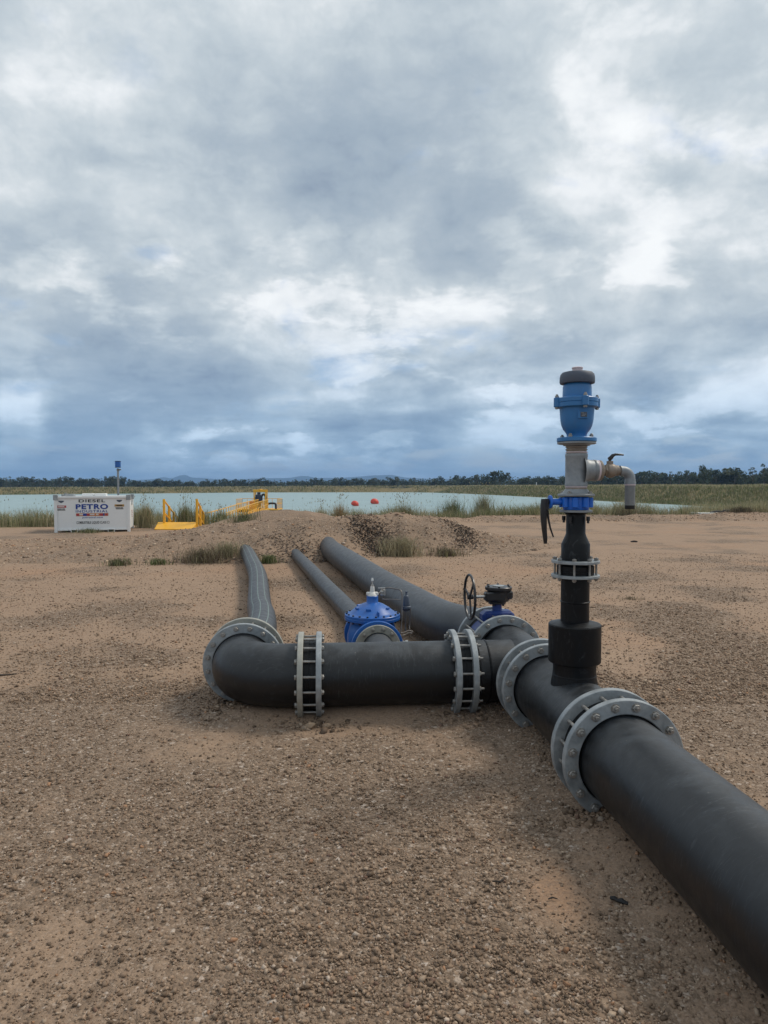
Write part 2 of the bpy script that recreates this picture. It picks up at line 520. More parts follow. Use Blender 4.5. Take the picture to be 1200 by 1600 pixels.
M_LEAF = mat_tint('gum_leaves', 0.75, 0.2, 0.2)
M_BARK = mat_paint('grey_bark', (0.16, 0.14, 0.12), 0.9, 0.4)

def mat_ground():
    m, T, b = new_mat('gravel_yard')
    co = objco(T)
    gv = T.n('ShaderNodeAttribute', attribute_name='gravelly').outputs['Fac']
    gs = T.n('ShaderNodeAttribute', attribute_name='grassy').outputs['Fac']
    sandm = T.n('ShaderNodeAttribute', attribute_name='sandy').outputs['Fac']
    big = T.noise(co, 0.35, 5, 0.6)
    mid = T.noise(co, 2.6, 6, 0.62)
    fine = T.noise(co, 95, 4, 0.7)
    soil = T.mix(T.maprange(mid, 0.3, 0.7), (0.344, 0.234, 0.155), (0.437, 0.304, 0.205))
    soil = T.mix(T.maprange(big, 0.35, 0.65, 0, 0.5), soil, (0.344, 0.230, 0.153))
    soil = T.mix(T.math('MULTIPLY', sandm, 0.85), soil, T.mix(mid, (0.391, 0.215, 0.118), (0.452, 0.282, 0.172)))
    soil = T.mix(T.maprange(fine, 0.35, 0.7, 0.0, 0.45), soil, (0.175, 0.124, 0.093))
    st1 = T.noise(co, 26, 6, 0.75, 0.5)
    soil = T.mix(T.maprange(st1, 0.40, 0.62, 0.0, 0.55), soil, (0.206, 0.148, 0.110))
    soil = T.mix(T.maprange(st1, 0.60, 0.72, 0.0, 0.5), soil, (0.432, 0.334, 0.253))
    st2 = T.noise(co, 62, 3, 0.8)
    soil = T.mix(T.maprange(st2, 0.36, 0.50, 0.55, 0.0), soil, (0.175, 0.124, 0.088))
    soil = T.mix(T.maprange(st2, 0.56, 0.70, 0.0, 0.5), soil, (0.463, 0.363, 0.282))
    v1 = T.n('ShaderNodeTexVoronoi', {'Vector': co, 'Scale': 85.0, 'Randomness': 1.0})
    v2 = T.n('ShaderNodeTexVoronoi', {'Vector': co, 'Scale': 38.0, 'Randomness': 1.0})
    hue1 = T.n('ShaderNodeSeparateColor', {0: v1.outputs['Color']}).outputs[0]
    hue2 = T.n('ShaderNodeSeparateColor', {0: v2.outputs['Color']}).outputs[1]
    stops = [(0.0, (0.134, 0.096, 0.067)), (0.3, (0.210, 0.150, 0.106)), (0.55, (0.257, 0.182, 0.128)),
             (0.8, (0.308, 0.226, 0.162)), (0.93, (0.380, 0.296, 0.228)), (1.0, (0.494, 0.411, 0.344))]
    g1 = T.ramp(hue1, stops)
    g2 = T.ramp(hue2, stops)
    g1 = T.mix(T.maprange(v1.outputs['Distance'], 0.35, 0.75, 0, 0.5), g1, (0.144, 0.105, 0.079))
    g2 = T.mix(T.maprange(v2.outputs['Distance'], 0.4, 0.8, 0, 0.5), g2, (0.144, 0.105, 0.079))
    sel = T.maprange(T.n('ShaderNodeSeparateColor', {0: v2.outputs['Color']}).outputs[0], 0.62, 0.66)
    grav = T.mix(sel, g1, g2)
    jit = T.math('ADD', gv, T.math('MULTIPLY', T.math('SUBTRACT', T.noise(co, 9, 6, 0.7), 0.5), 0.9))
    gfac = T.maprange(jit, 0.25, 0.75, 0.0, 1.0, smooth=True)
    c = T.mix(gfac, soil, grav)
    # sparse dark bits and leaf litter
    dk = T.maprange(T.noise(co, 22, 3, 0.6, 1.2), 0.73, 0.77, 0.0, 0.4)
    c = T.mix(dk, c, (0.056, 0.045, 0.037))
    gr = T.mix(T.noise(co, 0.6, 6, 0.7), (0.118, 0.100, 0.048), (0.242, 0.191, 0.099))
    c = T.mix(gs, c, gr)
    put(T, b, Base_Color=c, Roughness=0.92, Specular_IOR_Level=0.15)
    h1 = T.math('SUBTRACT', 1.0, v1.outputs['Distance'])
    h2 = T.math('MULTIPLY', T.math('SUBTRACT', 1.0, v2.outputs['Distance']), T.math('MULTIPLY', sel, 2.0))
    h = T.math('MULTIPLY', T.math('ADD', h1, h2), T.math('ADD', gfac, 0.15))
    h = T.math('ADD', h, T.math('MULTIPLY', fine, 0.5))
    put(T, b, Normal=bump(T, h, 0.007, 0.8))
    return m
M_GROUND = mat_ground()

def mat_water():
    m, T, b = new_mat('reservoir_water')
    co = objco(T)
    mp = T.n('ShaderNodeMapping', {0: co, 3: (1.0, 1.0, 1.0)}).outputs[0]
    n1 = T.noise(mp, 1.4, 5, 0.6, 0.6)
    n2 = T.noise(mp, 0.16, 4, 0.6, 0.5)
    c = T.mix(T.maprange(n2, 0.35, 0.65), (0.215, 0.305, 0.31), (0.255, 0.35, 0.345))
    put(T, b, Base_Color=c, Roughness=0.34, IOR=1.333, Specular_IOR_Level=0.30)
    h = T.math('ADD', n1, T.math('MULTIPLY', n2, 1.5))
    put(T, b, Normal=bump(T, h, 0.12, 0.55))
    return m
M_WATER = mat_water()

# ================================================================== terrain
SHORE = np.array([(-400, 38), (-60, 35), (-16, 35.5), (-8, 38), (3, 42), (8.4, 43), (16, 44), (24, 47), (36, 51), (44, 58), (47, 75), (46.5, 110),
                  (43, 138), (41, 180), (33, 255), (22, 310), (8, 330), (-60, 318), (-105, 262), (-135, 225), (-400, 150)], float)
WZ = -1.3
def sdist(X, Y):
    X = np.asarray(X, float); Y = np.asarray(Y, float)
    d = np.full(X.shape, 1e9); ins = np.zeros(X.shape, bool)
    n = len(SHORE)
    for i in range(n):
        a = SHORE[i]; b = SHORE[(i + 1) % n]
        e = b - a
        t = np.clip(((X - a[0]) * e[0] + (Y - a[1]) * e[1]) / (e @ e), 0, 1)
        d = np.minimum(d, np.hypot(X - a[0] - t * e[0], Y - a[1] - t * e[1]))
        c = ((a[1] > Y) != (b[1] > Y))
        with np.errstate(divide='ignore', invalid='ignore'):
            xi = (b[0] - a[0]) * (Y - a[1]) / (b[1] - a[1] + 1e-12) + a[0]
        ins ^= c & (X < xi)
    return np.where(ins, -d, d)

def crest_h(X):
    return 0.75 + 0.65 * sstep(-120, 20, X)

def levee_w(X, Y):
    return np.where(X > 10, sstep(48, 66, Y + (X - 30) * 0.45), sstep(60, 110, Y))

MAIN_TH = 0.079
JX, JY, AX = 1.10, 5.383, 0.30            # junction of the pipe axes, axis height
cD = Vector((math.cos(MAIN_TH), math.sin(MAIN_TH), 0))
dD = Vector((-math.sin(MAIN_TH), math.cos(MAIN_TH), 0))

def ground_z(X, Y):
    X = np.asarray(X, float); Y = np.asarray(Y, float)
    s = sdist(X, Y) + (fbm(X * 0.25, Y * 0.25, 3) - 0.5) * 1.6
    wl = levee_w(X, Y)
    near = np.where(s < 0, WZ - np.minimum(2.0, -s * 0.25), WZ * (1 - sstep(0, 6, s)))
    hc = crest_h(X)
    lev = np.where(s < 0, WZ - np.minimum(2.0, -s * 0.25),
                   np.where(s < 15, WZ + (hc - WZ) * sstep(0, 11, s), hc * (1 - sstep(15, 26, s))))
    z = near * (1 - wl) + lev * wl
    # yard: tiny undulation, a scraped-up ridge of gravel along the bank
    yard = sstep(5, 8, s) * (1 - wl)
    z = z + yard * ((fbm(X * 0.5, Y * 0.5, 4) - 0.5) * 0.07 * sstep(2, 8, np.hypot(X, Y)) )
    ridge = np.exp(-((s - 8.6) / 1.1) ** 2) * sstep(-1.0, 3.0, X) * (1 - sstep(24, 30, X)) * (1 - wl)
    z = z + ridge * (0.16 + 0.22 * fbm(X * 0.7, Y * 0.7, 4))
    u = (X - JX) * cD.x + (Y - JY) * cD.y; v = (X - JX) * dD.x + (Y - JY) * dD.y
    pm = np.exp(-(u / 0.21) ** 2) * sstep(0.7, 0.4, v)
    pc = np.exp(-(v / 0.21) ** 2) * sstep(-2.65, -2.3, u) * sstep(0.2, 0.0, u)
    z = z + 0.070 * np.maximum(pm, pc) * (0.8 + 0.5 * fbm(X * 3, Y * 3, 3))
    heap = 0.30 * np.exp(-(((X - 17.8) / 1.7) ** 2 + ((Y - 36.6) / 0.9) ** 2))
    return z + heap

def axis_pts(lo, hi, step, far, g=1.09):
    a = list(np.arange(lo, hi + step / 2, step))
    s = step; x = hi
    while x < far:
        s *= g; x += s; a.append(x)
    s = step; x = lo
    left = []
    while x > -far:
        s *= g; x -= s; left.append(x)
    return np.array(left[::-1] + a)

def W2(c, d, z=AX):
    """point in the manifold's own frame -> world"""
    return Vector((JX, JY, 0)) + cD * c + dD * d + Vector((0, 0, z))

def gravel_mask(X, Y):
    g = fbm(X * 0.55 + 3, Y * 0.55 + 8, 4)
    g2 = fbm(X * 1.7 + 31, Y * 1.7 + 2, 3)
    near = 1 - sstep(4.5, 9.0, Y)
    m = 0.26 + 0.42 * near + (g - 0.5) * 1.7 + (g2 - 0.5) * 0.8
    # windrow of stone on the left, stonier strip at the right
    m = m + 0.35 * np.exp(-((X + 2.3) / 0.9) ** 2 - ((Y - 5.2) / 2.2) ** 2) + 0.35 * np.exp(-((X - 3.6 - 0.12 * (Y - 6)) / 0.8) ** 2) * sstep(3, 6, Y) * (1 - sstep(9, 16, Y))
    m = m - 0.55 * np.exp(-((X - 0.74) / 0.13) ** 2 - ((Y - 2.90) / 0.22) ** 2)
    return np.clip(m, 0, 1)
def sand_mask(X, Y):
    s = 1.0 * np.exp(-((X - 0.74) / 0.16) ** 2 - ((Y - 2.90) / 0.26) ** 2)
    s = s + 0.7 * np.exp(-((Y - 14.6 - 0.06 * X) / 1.0) ** 2) * sstep(0.35, 0.6, fbm(X * 0.4, Y * 0.4 + 40, 3))
    s = s + 0.45 * sstep(0.56, 0.7, fbm(X * 0.33 + 50, Y * 0.5 + 9, 3))
    return np.clip(s, 0, 1)
def grass_mask(X, Y):
    s = sdist(X, Y)
    wl = levee_w(X, Y)
    a = (1 - sstep(5.2, 7.2, s + (fbm(X, Y, 3) - 0.5) * 2))
    far = sstep(58, 80, Y)
    return np.clip(np.maximum(np.maximum(a, wl), far), 0, 1)

xs = axis_pts(-13, 22, 0.11, 7000)
ys = np.concatenate([np.array([-7000, -2500, -900, -300, -100, -40, -20, -10, -5, -2.0, -0.5]), np.arange(0.6, 48, 0.11)])
yy = [48.0]; st = 0.11
while yy[-1] < 7600:
    st *= 1.055; yy.append(yy[-1] + st)
ys = np.concatenate([ys, np.array(yy[1:])])
GX, GY = np.meshgrid(xs, ys)
GZ = ground_z(GX, GY)
# small stones' worth of relief near the camera
GZ = GZ + np.where((GY < 30) & (np.abs(GX) < 20), (fbm(GX * 6, GY * 6, 3) - 0.5) * 0.018, 0)
nx, ny = len(xs), len(ys)
ii = (np.arange(ny - 1)[:, None] * nx + np.arange(nx - 1)[None, :]).ravel()
GF = np.stack([ii, ii + 1, ii + nx + 1, ii + nx], 1)
gme = fast_mesh('ground', np.stack([GX.ravel(), GY.ravel(), GZ.ravel()], 1), GF, M_GROUND, smooth=True,
                attrs={'gravelly': gravel_mask(GX, GY), 'sandy': sand_mask(GX, GY), 'grassy': grass_mask(GX, GY)})
setp(link('ground', gme), kind='structure')

def gz(x, y):
    return float(ground_z(np.array([x]), np.array([y]))[0])

# water sheet (the terrain rises through it at the shore)
wme = fast_mesh('water', [(-420, 34, WZ), (60, 34, WZ), (60, 345, WZ), (-420, 345, WZ)], [(0, 1, 2, 3)], M_WATER)
setp(link('water', wme), kind='structure')

# ------------------------------------------------------------------ far hills
def make_hills():
    prof = [(-400, 748), (-200, 751), (0, 752), (150, 753), (205, 750.5), (240, 748), (256, 744.8), (268, 747.5), (283, 742.2), (290, 741.6), (300, 745.8), (330, 748),
            (360, 749.3), (395, 748.2), (430, 747.4), (455, 746), (472, 743.2), (480, 743.2), (492, 746.5), (530, 747.2), (560, 745), (590, 742), (612, 741.8),
            (632, 745.6), (665, 747.8), (720, 749), (820, 750), (1000, 752), (1300, 753), (1700, 750)]
    D = 6000
    pxs = np.linspace(-400, 1700, 420)
    hh = np.interp(pxs, [p[0] for p in prof], [p[1] for p in prof])
    hh = (759 - hh) * D / 1100 + CAM_H
    X = (pxs - 600) / 1100 * D
    hh = hh * (0.93 + 0.14 * fbm(X * 0.006, X * 0 + 3, 4))
    rows = [(-420, 0.0), (-260, 0.35), (-120, 0.78), (0, 1.0), (140, 0.8), (300, 0.4), (480, 0.0)]
    V, n = [], len(X)
    for k, (dy, f) in enumerate(rows):
        j = (fbm(X * 0.004 + 7 * k, X * 0 + k, 3) - 0.5) * 120 * (1 - f)
        V.append(np.stack([X, D + dy + j, hh * f + (fbm(X * 0.01, X * 0 + k * 3, 3) - 0.5) * 14 * (0 < f < 1) - 3 * (f == 0)], 1))
    V = np.concatenate(V)
    i = (np.arange(len(rows) - 1)[:, None] * n + np.arange(n - 1)[None, :]).ravel()
    F = np.stack([i, i + 1, i + n + 1, i + n], 1)
    m = mat_paint('wooded_hillside', (0.030, 0.040, 0.032), 0.95, 0.3, (0.06, 0.06, 0.045), 0.3, 0.004)
    setp(link('hills', fast_mesh('hills', V, F, m, smooth=True)), kind='structure')
make_hills()

# ------------------------------------------------------------------ gravel mounds over the buried pipes
def mound_h(X, Y):
    """long mound with a foot along the yard, higher in the middle"""
    foot = np.interp(X, [-16, -9, -5.5, -3.2, -1.8, 0.0, 1.6, 3.0, 4.2], [15.0, 14.9, 15.3, 15.5, 15.5, 17.0, 17.3, 17.6, 18.6])
    crest = np.interp(X, [-16, -9, -6.5, -4.8, -3.0, -1.5, 0.2, 1.2, 2.2, 3.2, 4.0], [0.10, 0.22, 0.36, 0.66, 0.84, 0.90, 0.96, 0.88, 0.62, 0.30, 0.0])
    wf = np.interp(X, [-16, -9, -5, -2, 1, 4], [4.2, 4.0, 2.9, 2.3, 2.0, 1.4])
    foot = foot + (fbm(X * 1.1, X * 0 + 2, 3) - 0.5) * 0.7
    t = Y - foot
    back = wf + np.interp(X, [-16, -6, -2, 4], [5.0, 3.5, 2.6, 1.6])
    h = crest * np.where(t < wf, sstep(-0.15 * wf, wf, t) * (0.75 + 0.25 * np.clip(t / wf, 0, 1)), 1 - sstep(wf, back + 0.2, t))
    # burrow-like hollow to the right of the big pipe, and a smaller lobe beyond it
    lobe = 0.42 * np.exp(-((X - 2.75) / 0.85) ** 2 - ((Y - 19.2) / 0.9) ** 2) + 0.20 * np.exp(-((X - 4.0) / 1.0) ** 2 - ((Y - 20.0) / 0.7) ** 2)
    h = np.maximum(h, lobe)
    h = h - 0.20 * np.exp(-((X - 0.0) / 0.55) ** 2 - ((Y - 17.6) / 0.5) ** 2) * (h > 0.1)
    return h
def mound2_h(X, Y):
    return 0.74 * np.exp(-(np.abs((X + 3.9) / 2.6)) ** 2.6 - (np.abs((Y - 27.5) / 1.7)) ** 2.4)
def build_mound(name, fn, x0, x1, y0, y1, st):
    X, Y = np.meshgrid(np.arange(x0, x1, st), np.arange(y0, y1, st))
    h = fn(X, Y)
    lump = (fbm(X * 2.1, Y * 2.1, 4) - 0.5) * 0.16 + (fbm(X * 9, Y * 9, 2) - 0.5) * 0.035
    z = ground_z(X, Y) + h + lump * sstep(0.02, 0.25, h) - 0.10 * (1 - sstep(0.0, 0.07, h))
    n = X.shape[1]
    i = (np.arange(X.shape[0] - 1)[:, None] * n + np.arange(n - 1)[None, :]).ravel()
    F = np.stack([i, i + 1, i + n + 1, i + n], 1)
    keep = (h.ravel()[F] > 0.004).any(1)
    F = F[keep]
    used = np.unique(F); mp = -np.ones(X.size, int); mp[used] = np.arange(len(used))
    V = np.stack([X.ravel(), Y.ravel(), z.ravel()], 1)[used]
    me = fast_mesh(name, V, mp[F], M_GROUND, smooth=True,
                   attrs={'gravelly': 0.25 + 0.5 * fbm(V[:, 0] * 1.5, V[:, 1] * 1.5, 3), 'sandy': 0 * V[:, 0], 'grassy': 0 * V[:, 0]})
    setp(link(name, me), kind='structure')
build_mound('gravel_mound', mound_h, -16, 5.6, 14, 27, 0.08)
build_mound('gravel_mound', mound2_h, -9, 2, 23.5, 32, 0.12)
def top_z(X, Y):
    return ground_z(X, Y) + np.maximum(mound_h(X, Y), mound2_h(X, Y))
def tz(x, y):
    return float(top_z(np.array([x]), np.array([y]))[0])

# ------------------------------------------------------------------ loose stones
def rock_shape(n, r):
    if n == 6:
        V = np.array([(1, 0, 0), (-1, 0, 0), (0, 1, 0), (0, -1, 0), (0, 0, 1), (0, 0, -1)], float)
        F = np.array([(0, 2, 4), (2, 1, 4), (1, 3, 4), (3, 0, 4), (2, 0, 5), (1, 2, 5), (3, 1, 5), (0, 3, 5)])
    elif n == 8:
        V = np.array([(x, y, z) for x in (-1, 1) for y in (-1, 1) for z in (-1, 1)], float) * 0.72
        F = np.array([(0, 1, 3), (0, 3, 2), (4, 6, 7), (4, 7, 5), (0, 4, 5), (0, 5, 1), (2, 3, 7), (2, 7, 6), (0, 2, 6), (0, 6, 4), (1, 5, 7), (1, 7, 3)])
        return V + r.uniform(-0.42, 0.42, V.shape), F
    else:
        p = (1 + 5 ** .5) / 2
        V = np.array([(-1, p, 0), (1, p, 0), (-1, -p, 0), (1, -p, 0), (0, -1, p), (0, 1, p), (0, -1, -p), (0, 1, -p), (p, 0, -1), (p, 0, 1), (-p, 0, -1), (-p, 0, 1)], float)
        V /= np.linalg.norm(V[0])
        F = np.array([(0, 11, 5), (0, 5, 1), (0, 1, 7), (0, 7, 10), (0, 10, 11), (1, 5, 9), (5, 11, 4), (11, 10, 2), (10, 7, 6), (7, 1, 8), (3, 9, 4), (3, 4, 2), (3, 2, 6),
                      (3, 6, 8), (3, 8, 9), (4, 9, 5), (2, 4, 11), (6, 2, 10), (8, 6, 7), (9, 8, 1)])
    return V * (1 + r.uniform(-0.38, 0.34, (len(V), 1))), F

STONE_COL = np.array([(0.143, 0.099, 0.068), (0.217, 0.150, 0.102), (0.263, 0.181, 0.123), (0.307, 0.217, 0.151), (0.382, 0.287, 0.208), (0.318, 0.181, 0.106), (0.456, 0.363, 0.286), (0.201, 0.124, 0.088)])
STONE_P = np.array([0.14, 0.26, 0.25, 0.19, 0.09, 0.025, 0.015, 0.03])
def stones(name, pts, size, nv, sink=0.25, tint=1.0):
    n = len(pts)
    Vs, Fs, Cs = [], [], []
    base = 0
    for b in range(12):
        sel = np.arange(b, n, 12)
        V0, F0 = rock_shape(nv, rng)
        k = len(sel)
        S = size[sel][:, None] * rng.uniform(0.65, 1.25, (k, 3)) * np.array([1, 1, 0.72])
        a = rng.uniform(0, 2 * PI, k); ti = rng.uniform(-0.7, 0.7, k)
        P = V0[None] * S[:, None, :]
        ct, s_ = np.cos(ti)[:, None], np.sin(ti)[:, None]
        y = P[..., 1] * ct - P[..., 2] * s_; z = P[..., 1] * s_ + P[..., 2] * ct
        ca, sa = np.cos(a)[:, None], np.sin(a)[:, None]
        x = P[..., 0] * ca - y * sa; y2 = P[..., 0] * sa + y * ca
        Q = np.stack([x, y2, z], -1) + pts[sel][:, None, :]
        Q[..., 2] += (size[sel] * (0.6 - sink))[:, None]
        Vs.append(Q.reshape(-1, 3))
        Fs.append((F0[None] + (np.arange(k) * len(V0))[:, None, None] + base).reshape(-1, 3))
        base += k * len(V0)
        c = STONE_COL[rng.choice(len(STONE_COL), k, p=STONE_P)] * rng.uniform(0.8, 1.2, (k, 1)) * tint
        Cs.append(np.repeat(c, len(V0), 0))
    me = fast_mesh(name, np.concatenate(Vs), np.concatenate(Fs), M_STONE, np.clip(np.concatenate(Cs), 0, 1))
    return link(name, me)

def scatter_near(n, y0, y1, power, dens):
    u = rng.random(n * 3)
    Y = y0 * (y1 / y0) ** (u ** power)
    X = rng.uniform(-0.62, 0.62, n * 3) * Y
    p = dens(X, Y)
    k = rng.random(n * 3) < p
    X, Y = X[k][:n], Y[k][:n]
    Z = ground_z(X, Y) + (fbm(X * 6, Y * 6, 3) - 0.5) * 0.018
    return np.stack([X, Y, Z], 1)
pA = scatter_near(62000, 2.0, 6.5, 1.0, lambda X, Y: 0.30 + 0.70 * gravel_mask(X, Y) ** 1.3)
setp(stones('gravel', pA, np.clip(rng.lognormal(math.log(0.0028), 0.40, len(pA)), 0.0014, 0.007), 6), kind='stuff')
pB = scatter_near(26000, 2.0, 8.0, 1.0, lambda X, Y: 0.04 + 0.96 * gravel_mask(X, Y) ** 2)
setp(stones('gravel', pB, np.clip(rng.lognormal(math.log(0.0050), 0.40, len(pB)), 0.0025, 0.0125), 8), kind='stuff')
pC = scatter_near(60000, 5.5, 18.0, 0.9, lambda X, Y: 0.22 + 0.78 * gravel_mask(X, Y) ** 2)
setp(stones('gravel', pC, np.clip(rng.lognormal(math.log(0.0060), 0.40, len(pC)), 0.003, 0.018), 8), kind='stuff')
# stones lying on the mounds and the ridge along the bank
def scatter_on(n, x0, x1, y0, y1, fn, base):
    X = rng.uniform(x0, x1, n * 4); Y = rng.uniform(y0, y1, n * 4)
    h = fn(X, Y); k = (h > 0.03)
    X, Y = X[k][:n], Y[k][:n]
    return np.stack([X, Y, base(X, Y) - 0.012], 1)
def mz(X, Y):
    h = mound_h(X, Y)
    lump = (fbm(X * 2.1, Y * 2.1, 4) - 0.5) * 0.16 + (fbm(X * 9, Y * 9, 2) - 0.5) * 0.035
    return ground_z(X, Y) + h + lump * sstep(0.02, 0.25, h) - 0.10 * (1 - sstep(0.0, 0.07, h))
pM = scatter_on(24000, -12, 5, 14.5, 21.5, mound_h, mz)
setp(stones('gravel', pM, np.clip(rng.lognormal(math.log(0.0135), 0.42, len(pM)), 0.006, 0.042), 8, 0.3, 1.2), kind='stuff')
pR = scatter_on(9000, 1.0, 24, 29, 40, lambda X, Y: np.exp(-((sdist(X, Y) - 8.6) / 1.3) ** 2) - 0.2, lambda X, Y: ground_z(X, Y))
setp(stones('gravel', pR, np.clip(rng.lognormal(math.log(0.024), 0.4, len(pR)), 0.01, 0.07), 6, 0.25, 1.25), kind='stuff')

# ================================================================== pipework
PR = 0.234                                   # big pipe outer radius
RI, RO, BC, RT = 0.243, 0.320, 0.283, 0.040  # backing ring: inner, outer, bolt circle, thickness

def arc_prof(r0, r1, z0, z1, n=6):
    return [(r0 + (r1 - r0) * k / n, z0 + (z1 - z0) * k / n) for k in range(n + 1)]

def ring_mesh(name, ri, ro, t, seg=72, ch=0.004):
    b = MB()
    b.lathe([(ri, ch), (ri + ch, 0), (ro - ch, 0), (ro, ch), (ro, t - ch), (ro - ch, t), (ri + ch, t), (ri, t - ch), (ri, ch)], (0, 0, 0), (0, 1, 0), seg)
    return b.data(name)
RING_ME = ring_mesh('flange_ring', RI, RO, RT)
def bolt_mesh(L, rod=0.0105, hexr=0.0185, tail=0.018, tail1=0.018):
    """stud along +Y from y=0 (outer face of one ring) to y=L (outer face of the other); head, washer, nut, thread tail"""
    b = MB()
    b.lathe([(rod * 0.85, -tail), (rod * 0.85, L + tail1)], (0, 0, 0), (0, 1, 0), 10, True, True)
    for y0, y1 in ((-0.016, -0.003), (L + 0.003, L + 0.016)):
        b.lathe([(hexr * 0.86, y0), (hexr, y0 + 0.003), (hexr, y1 - 0.0), ], (0, 0, 0), (0, 1, 0), 6, True, True)
    b.cyl((0, -0.003, 0), (0, 1, 0), hexr * 1.15, 0.0035, 14, 0.0005)
    b.cyl((0, L, 0), (0, 1, 0), hexr * 1.15, 0.0035, 14, 0.0005)
    me = b.data('bolt', 30)
    me.materials.append(M_BOLT)
    return me

def flange(parent, loc, rz, mat=M_ZINC, bolts=0, span=0.0, me=None, bc=BC, bme=None, ph=None, rx=0.0):
    m = (me or RING_ME)
    m = m.copy() if (m.materials and m.materials[0] != mat) else m
    if not m.materials: m.materials.append(mat)
    o = link('flange_ring', m, parent, loc, (rx, 0, rz))
    if bolts:
        bm_ = bme or bolt_mesh(span)
        ph = PI / bolts if ph is None else ph
        for k in range(bolts):
            a = 2 * PI * k / bolts + ph
            link('bolt', bm_, o, (bc * math.cos(a), 0, bc * math.sin(a)), (0, random.uniform(0, 1), 0))
    return o

# ---- near main pipe: comes in from beside the camera
T1, G1, T2, G2 = 1.808, 0.187, 0.534, 0.165
RZM = MAIN_TH
t = thing('main_pipe', 'thick black pipe running out of the photo at lower right', 'pipe', W2(0, -T1, 0), RZM)
b = MB()
n = 60
b.lathe([(PR, -10.0 + 10.045 * k / n) for k in range(n + 1)], (0, 0, AX), (0, 1, 0), 72)
b.build('pipe_body', M_PIPE, t)
MB().lathe([(PR + 0.001, 0.02), (0.262, 0.026), (0.262, 0.1035), (0.2, 0.1035)], (0, 0, AX), (0, 1, 0), 64).build('stub_end', M_PIPE_DARK, t)
flange(t, (0, 0, AX), 0, M_ZINC, 16, G1 + RT, bme=bolt_mesh(G1 + RT, hexr=0.0215, tail=0.034))

# ---- tee with the upright branch
t = thing('riser_tee_pipe', 'short black tee pipe with a stepped upright branch between two bolted grey flanges', 'pipe', W2(0, -(T1 - G1) + RT, 0), RZM)
L = (T1 - G1 - RT) - T2                      # ring face to ring face, local y from 0 to L
b = MB()
b.lathe([(PR, -0.02 + (L + 0.04) * k / 24) for k in range(25)], (0, 0, AX), (0, 1, 0), 72)
b.build('pipe_body', M_PIPE, t)
MB().lathe([(0.2, -0.083), (0.262, -0.083), (0.262, -0.02), (PR + 0.001, -0.012)], (0, 0, AX), (0, 1, 0), 64).build('stub_end', M_PIPE_DARK, t)
MB().lathe([(PR + 0.001, L + 0.012), (0.262, L + 0.02), (0.262, L + 0.102), (0.2, L + 0.102)], (0, 0, AX), (0, 1, 0), 64).build('stub_end', M_PIPE_DARK, t)
flange(t, (0, -RT, AX), 0)
flange(t, (0, L, AX), 0, M_ZINC, 16, G2 + RT, bme=bolt_mesh(G2 + RT, hexr=0.021, tail=0.012))
RY = T1 - G1 - RT - 1.05                     # riser station, local y
RISER = W2(0, -1.05, 0)
rb = MB()
rb.lathe([(0.150, 0.450), (0.141, 0.505), (0.135, 0.535), (0.131, 0.565), (0.1305, 0.60), (0.1305, 0.64)], (0, RY, 0), (0, 0, 1), 48)
rb.build('branch_pipe', M_PIPE_DARK, t)
MB().lathe([(0.131, 0.548), (0.1345, 0.553), (0.131, 0.558)], (0, RY, 0), (0, 0, 1), 48).build('weld_bead', M_PIPE_DARK, t)
MB().lathe([(0.128, 0.630), (0.154, 0.631), (0.159, 0.637), (0.1595, 0.862), (0.155, 0.869), (0.092, 0.885), (0.086, 0.885)], (0, RY, 0), (0, 0, 1), 56).build('coupler', M_PIPE_DARK, t)
MB().lathe([(0.0865, 0.86), (0.0865, 1.15), (0.113, 1.160), (0.113, 1.1945), (0.06, 1.192)], (0, RY, 0), (0, 0, 1), 44).build('riser_pipe', M_PIPE_DARK, t)
MB().lathe([(0.0865, 1.000), (0.0905, 1.004), (0.0905, 1.007), (0.0865, 1.011)], (0, RY, 0), (0, 0, 1), 44).build('weld_bead', M_PIPE_DARK, t)
SR_ME = ring_mesh('flange_ring_small', 0.091, 0.146, 0.017, 48, 0.002)
SR_ME.materials.append(M_ZINC)
SB = bolt_mesh(0.105, 0.008, 0.0135, 0.020)
sf = flange(t, (0, RY, 1.158), 0, M_ZINC, 8, 0, SR_ME, 0.124, SB, PI / 8 + 0.0, rx=R(90))

def on_riser(name, label, cat):
    return thing(name, label, cat, RISER, RZM)

t = on_riser('pipe_reducer', 'black bottle-shaped plastic reducer on top of the upright branch, under the blue lever valve', 'pipe')
MB().lathe([(0.06, 1.196), (0.113, 1.196), (0.113, 1.228), (0.0865, 1.242), (0.0865, 1.362), (0.080, 1.376), (0.064, 1.412), (0.0585, 1.428), (0.0585, 1.545), (0.074, 1.555), (0.074, 1.571), (0.05, 1.571)], (0, 0, 0), (0, 0, 1), 44).build('pipe_body', M_PIPE_DARK, t)
flange(t, (0, 0, 1.246), 0, M_ZINC, 0, 0, SR_ME, rx=R(90))
r2 = ring_mesh('neck_ring', 0.061, 0.098, 0.014, 40, 0.002)
r2.materials.append(M_GALV)
o = link('neck_ring', r2, t, (0, 0, 1.558), (R(90), 0, 0))
nb = MB()
nb.cyl((0, 0.062, 0), (0, 1, 0), 0.008, 0.018, 6)
for k in range(4):
    a = PI / 4 + k * PI / 2
    b = MB(); b.cyl((0, 0, 0), (0, 0, 1), 0.0125, 0.026, 6, 0.001); b.cyl((0, 0, -0.016), (0, 0, 1), 0.008, 0.018, 8, 0.001)
    b.build('bolt', M_BLACK, t, (0.080 * math.cos(a), 0.080 * math.sin(a), 1.508))

